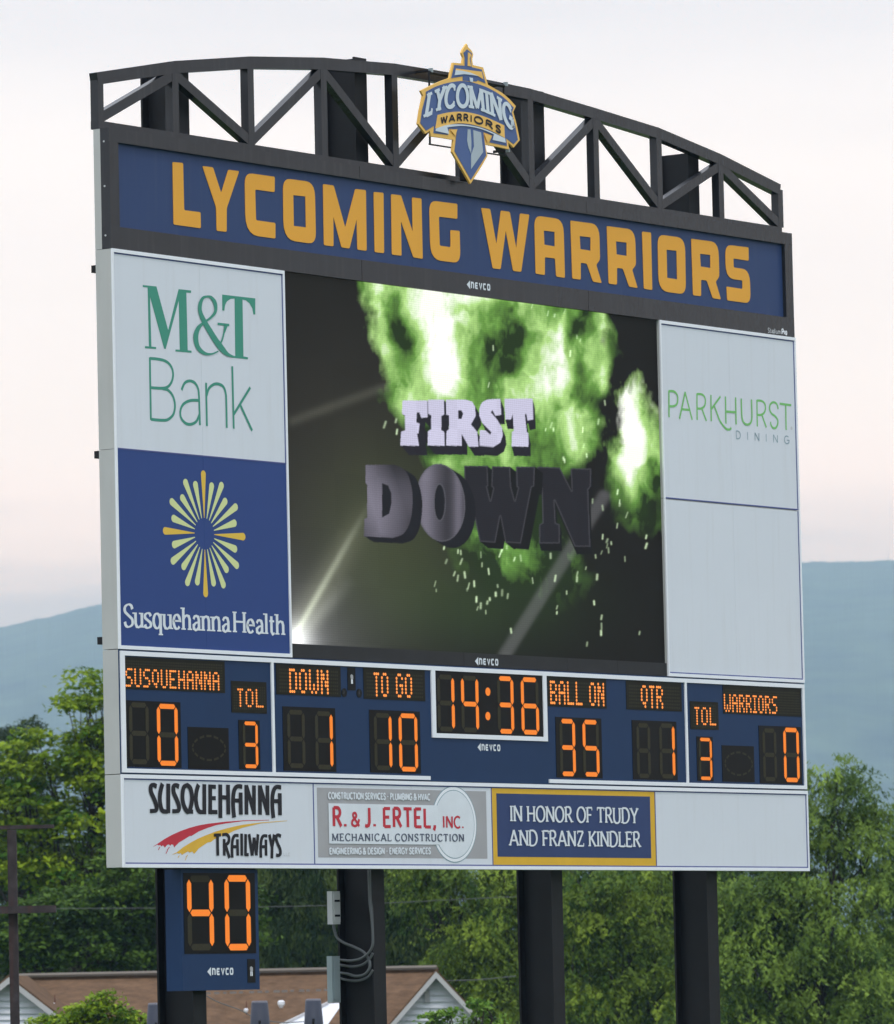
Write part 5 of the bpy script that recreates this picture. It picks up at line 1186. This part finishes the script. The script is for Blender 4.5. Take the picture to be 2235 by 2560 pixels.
LDk = leaf_mat('leaves_dark', (.012, .034, .008), (.085, .125, .025), .2)
LF = leaf_mat('leaves_feather', (.050, .105, .016), (.29, .42, .065))
LY = leaf_mat('leaves_yellow', (.045, .100, .012), (.29, .40, .045))
LS = leaf_mat('leaves_sapling', (.08, .18, .02), (.22, .36, .05))
tree('broadleaf_tree', 'tall bright green broadleaf tree beside the left edge of the sign', 150, [(225, 1730, 85, 65), (255, 1850, 85, 65), (120, 1880, 120, 70), (235, 1925, 120, 60), (10, 1930, 110, 80), (80, 2020, 130, 70), (215, 2050, 120, 80), (30, 2140, 120, 80), (170, 2170, 130, 60), (-130, 2000, 120, 130), (340, 1990, 110, 110)], (300, 2640), LG, 11, cl=.50, density=.60, leaf=(.17, .10))
tree('broadleaf_tree', 'mid green tree with dark shaded leaves above the brown roof', 143, [(300, 2270, 150, 70), (150, 2290, 130, 80), (360, 2180, 110, 90), (60, 2340, 110, 80), (250, 2370, 170, 70), (420, 2330, 110, 90), (560, 2280, 90, 120)], (240, 2700), LM, 12, cl=.55, density=.9)
tree('broadleaf_tree', 'dark tree at the left edge behind the rusty post frame', 172, [(0, 2330, 120, 120), (90, 2180, 90, 90), (-60, 2100, 100, 110), (200, 2200, 100, 110), (300, 2200, 90, 130)], (10, 2640), LDk, 13, density=.8)
tree('distant_tree', 'small dark treetop poking up behind the bright broadleaf tree', 230, [(78, 1822, 26, 44), (30, 1850, 28, 42), (-5, 1880, 30, 60), (60, 1960, 70, 100), (60, 2150, 90, 120)], (50, 2600), LDk, 14, cl=.5, density=.6)
tree('spruce_tree', 'dark drooping spruce between the first two columns', 168, [(640, 2230, 75, 110), (700, 2180, 80, 90), (760, 2300, 80, 130), (680, 2370, 90, 100), (820, 2220, 80, 110), (600, 2400, 70, 80)], (700, 2620), LDk, 15, style='conifer', leaf=(.20, .035), cl=.6, density=1.15)
tree('spruce_tree', 'dark drooping spruce just right of the second column', 170, [(960, 2220, 90, 90), (1040, 2290, 90, 130), (900, 2340, 90, 110), (990, 2420, 90, 100), (1110, 2380, 80, 110)], (990, 2620), LDk, 16, style='conifer', leaf=(.20, .035), cl=.6, density=1.15)
tree('locust_tree', 'yellow green feathery tree between the second and third columns', 158, [(1190, 2185, 90, 60), (1110, 2170, 70, 50), (1260, 2180, 70, 50), (1080, 2210, 80, 50), (1260, 2280, 85, 75), (1180, 2330, 90, 60), (1270, 2420, 90, 90), (1200, 2500, 90, 70), (1120, 2440, 60, 50)], (1230, 2660), LY, 17, style='droop', leaf=(.13, .045), cl=.72, density=.75)
tree('locust_tree', 'feathery green tree with visible boughs between the third and fourth columns', 154, [(1460, 2210, 80, 55), (1570, 2200, 90, 60), (1440, 2300, 70, 60), (1640, 2270, 90, 70), (1560, 2310, 80, 60), (1440, 2420, 80, 70), (1600, 2400, 100, 75), (1500, 2500, 120, 70), (1660, 2500, 90, 80)], (1570, 2660), LY, 18, style='droop', leaf=(.135, .047), cl=.75, density=.7)
tree('locust_tree', 'tall feathery tree rising right of the sign with pointed top', 150, [(2095, 1925, 38, 45), (2110, 1990, 62, 55), (2120, 2070, 90, 60), (2190, 2060, 65, 50), (1985, 1950, 48, 50), (2010, 2090, 80, 90), (2050, 2190, 100, 80), (1900, 2220, 110, 70), (1800, 2240, 90, 60), (1900, 2300, 110, 80), (2030, 2310, 120, 90), (2180, 2200, 70, 60), (1850, 2400, 120, 90), (2000, 2450, 130, 100), (2150, 2400, 110, 110), (2130, 2530, 130, 70), (1850, 2520, 110, 70)], (2020, 2700), LF, 19, style='droop', leaf=(.14, .048), cl=.72, density=.55)
tree('broadleaf_tree', 'dark tree at the right edge of the photo', 166, [(2235, 2280, 65, 120), (2240, 2420, 80, 110), (2290, 2150, 70, 100)], (2260, 2660), LM, 20, density=.9)
tree('broadleaf_tree', 'dark tree filling the gap behind the third column', 180, [(1330, 2225, 130, 100), (1450, 2200, 110, 80), (1560, 2200, 110, 70),  (1360, 2430, 140, 120), (1230, 2350, 100, 120), (1480, 2350, 110, 160)], (1350, 2660), LM, 21, density=.9, cl=.65)
tree('broadleaf_tree', 'dark tree filling the gap behind the fourth column', 180, [(1720, 2225, 120, 100), (1850, 2220, 120, 90), (1700, 2200, 110, 70), (1780, 2420, 140, 130), (1640, 2400, 120, 140), (1900, 2380, 120, 160), (2060, 2420, 120, 130)], (1750, 2660), LM, 22, density=.9, cl=.65)
tree('broadleaf_tree', 'dark tree behind the spruces and the house roof', 186, [(820, 2280, 150, 130), (640, 2280, 130, 140), (1050, 2350, 140, 120), (480, 2300, 120, 140), (340, 2330, 120, 120), (860, 2420, 140, 80)], (800, 2660), LDk, 23, density=.9, cl=.7)
tree('shrub', 'bright green shrub in front of the left end of the brown roof', 108, [(262, 2492, 20, 22), (215, 2528, 60, 26), (270, 2540, 70, 30), (140, 2556, 60, 22), (330, 2556, 50, 22), (190, 2575, 110, 26)], (230, 2700), LG, 31, cl=.28, density=1.0, leaf=(.11, .06), group='shrubs before the house', cat='shrub', trunk_r=.06, nb=5)
tree('sapling', 'pale green sapling in front of the right gable', 108, [(1085, 2545, 26, 22), (1125, 2530, 14, 20), (1070, 2566, 40, 18)], (1090, 2700), LS, 32, cl=.2, density=.55, leaf=(.10, .06), group='shrubs before the house', cat='shrub', trunk_r=.03, nb=5)
tree('sapling', 'pale green sapling right of the right gable', 109, [(1200, 2520, 20, 26), (1180, 2555, 34, 18), (1245, 2555, 22, 24), (1215, 2575, 50, 14)], (1210, 2700), LS, 33, cl=.2, density=.6, leaf=(.10, .06), group='shrubs before the house', cat='shrub', trunk_r=.03, nb=5)

def undergrowth():
    rs = np.random.RandomState(77); n = 60000; x = rs.uniform(-200, 2450, n); D = rs.uniform(188, 200, n); top = 2400 - 60 * vnoise(x / 90, 5) - 30 * vnoise(x / 25, 6)
    y = top + (2640 - top) * rs.uniform(0, 1, n) ** 1.2
    Cc = np.array([far(a, b, d) for a, b, d in zip(x, y, D)]); r = empty('thicket', tuple(far(1100, 2640, 194) * np.array([1, 1, 0])))
    ax = rs.normal(size=(n, 3)); nr = rs.normal(size=(n, 3)) * .6 + np.array([0, 0, .8]) - FW * .6
    leaves('undergrowth', Cc, nr, rs.uniform(.2, .36, n), rs.uniform(.12, .2, n), ax, rs.uniform(0, .8, n), LDk, r)
    o = bpy.data.objects['undergrowth']; o.parent = None; o.location = r.location; bpy.data.objects.remove(r); tag(o, kind='stuff')
undergrowth()
print('leaves', NL)
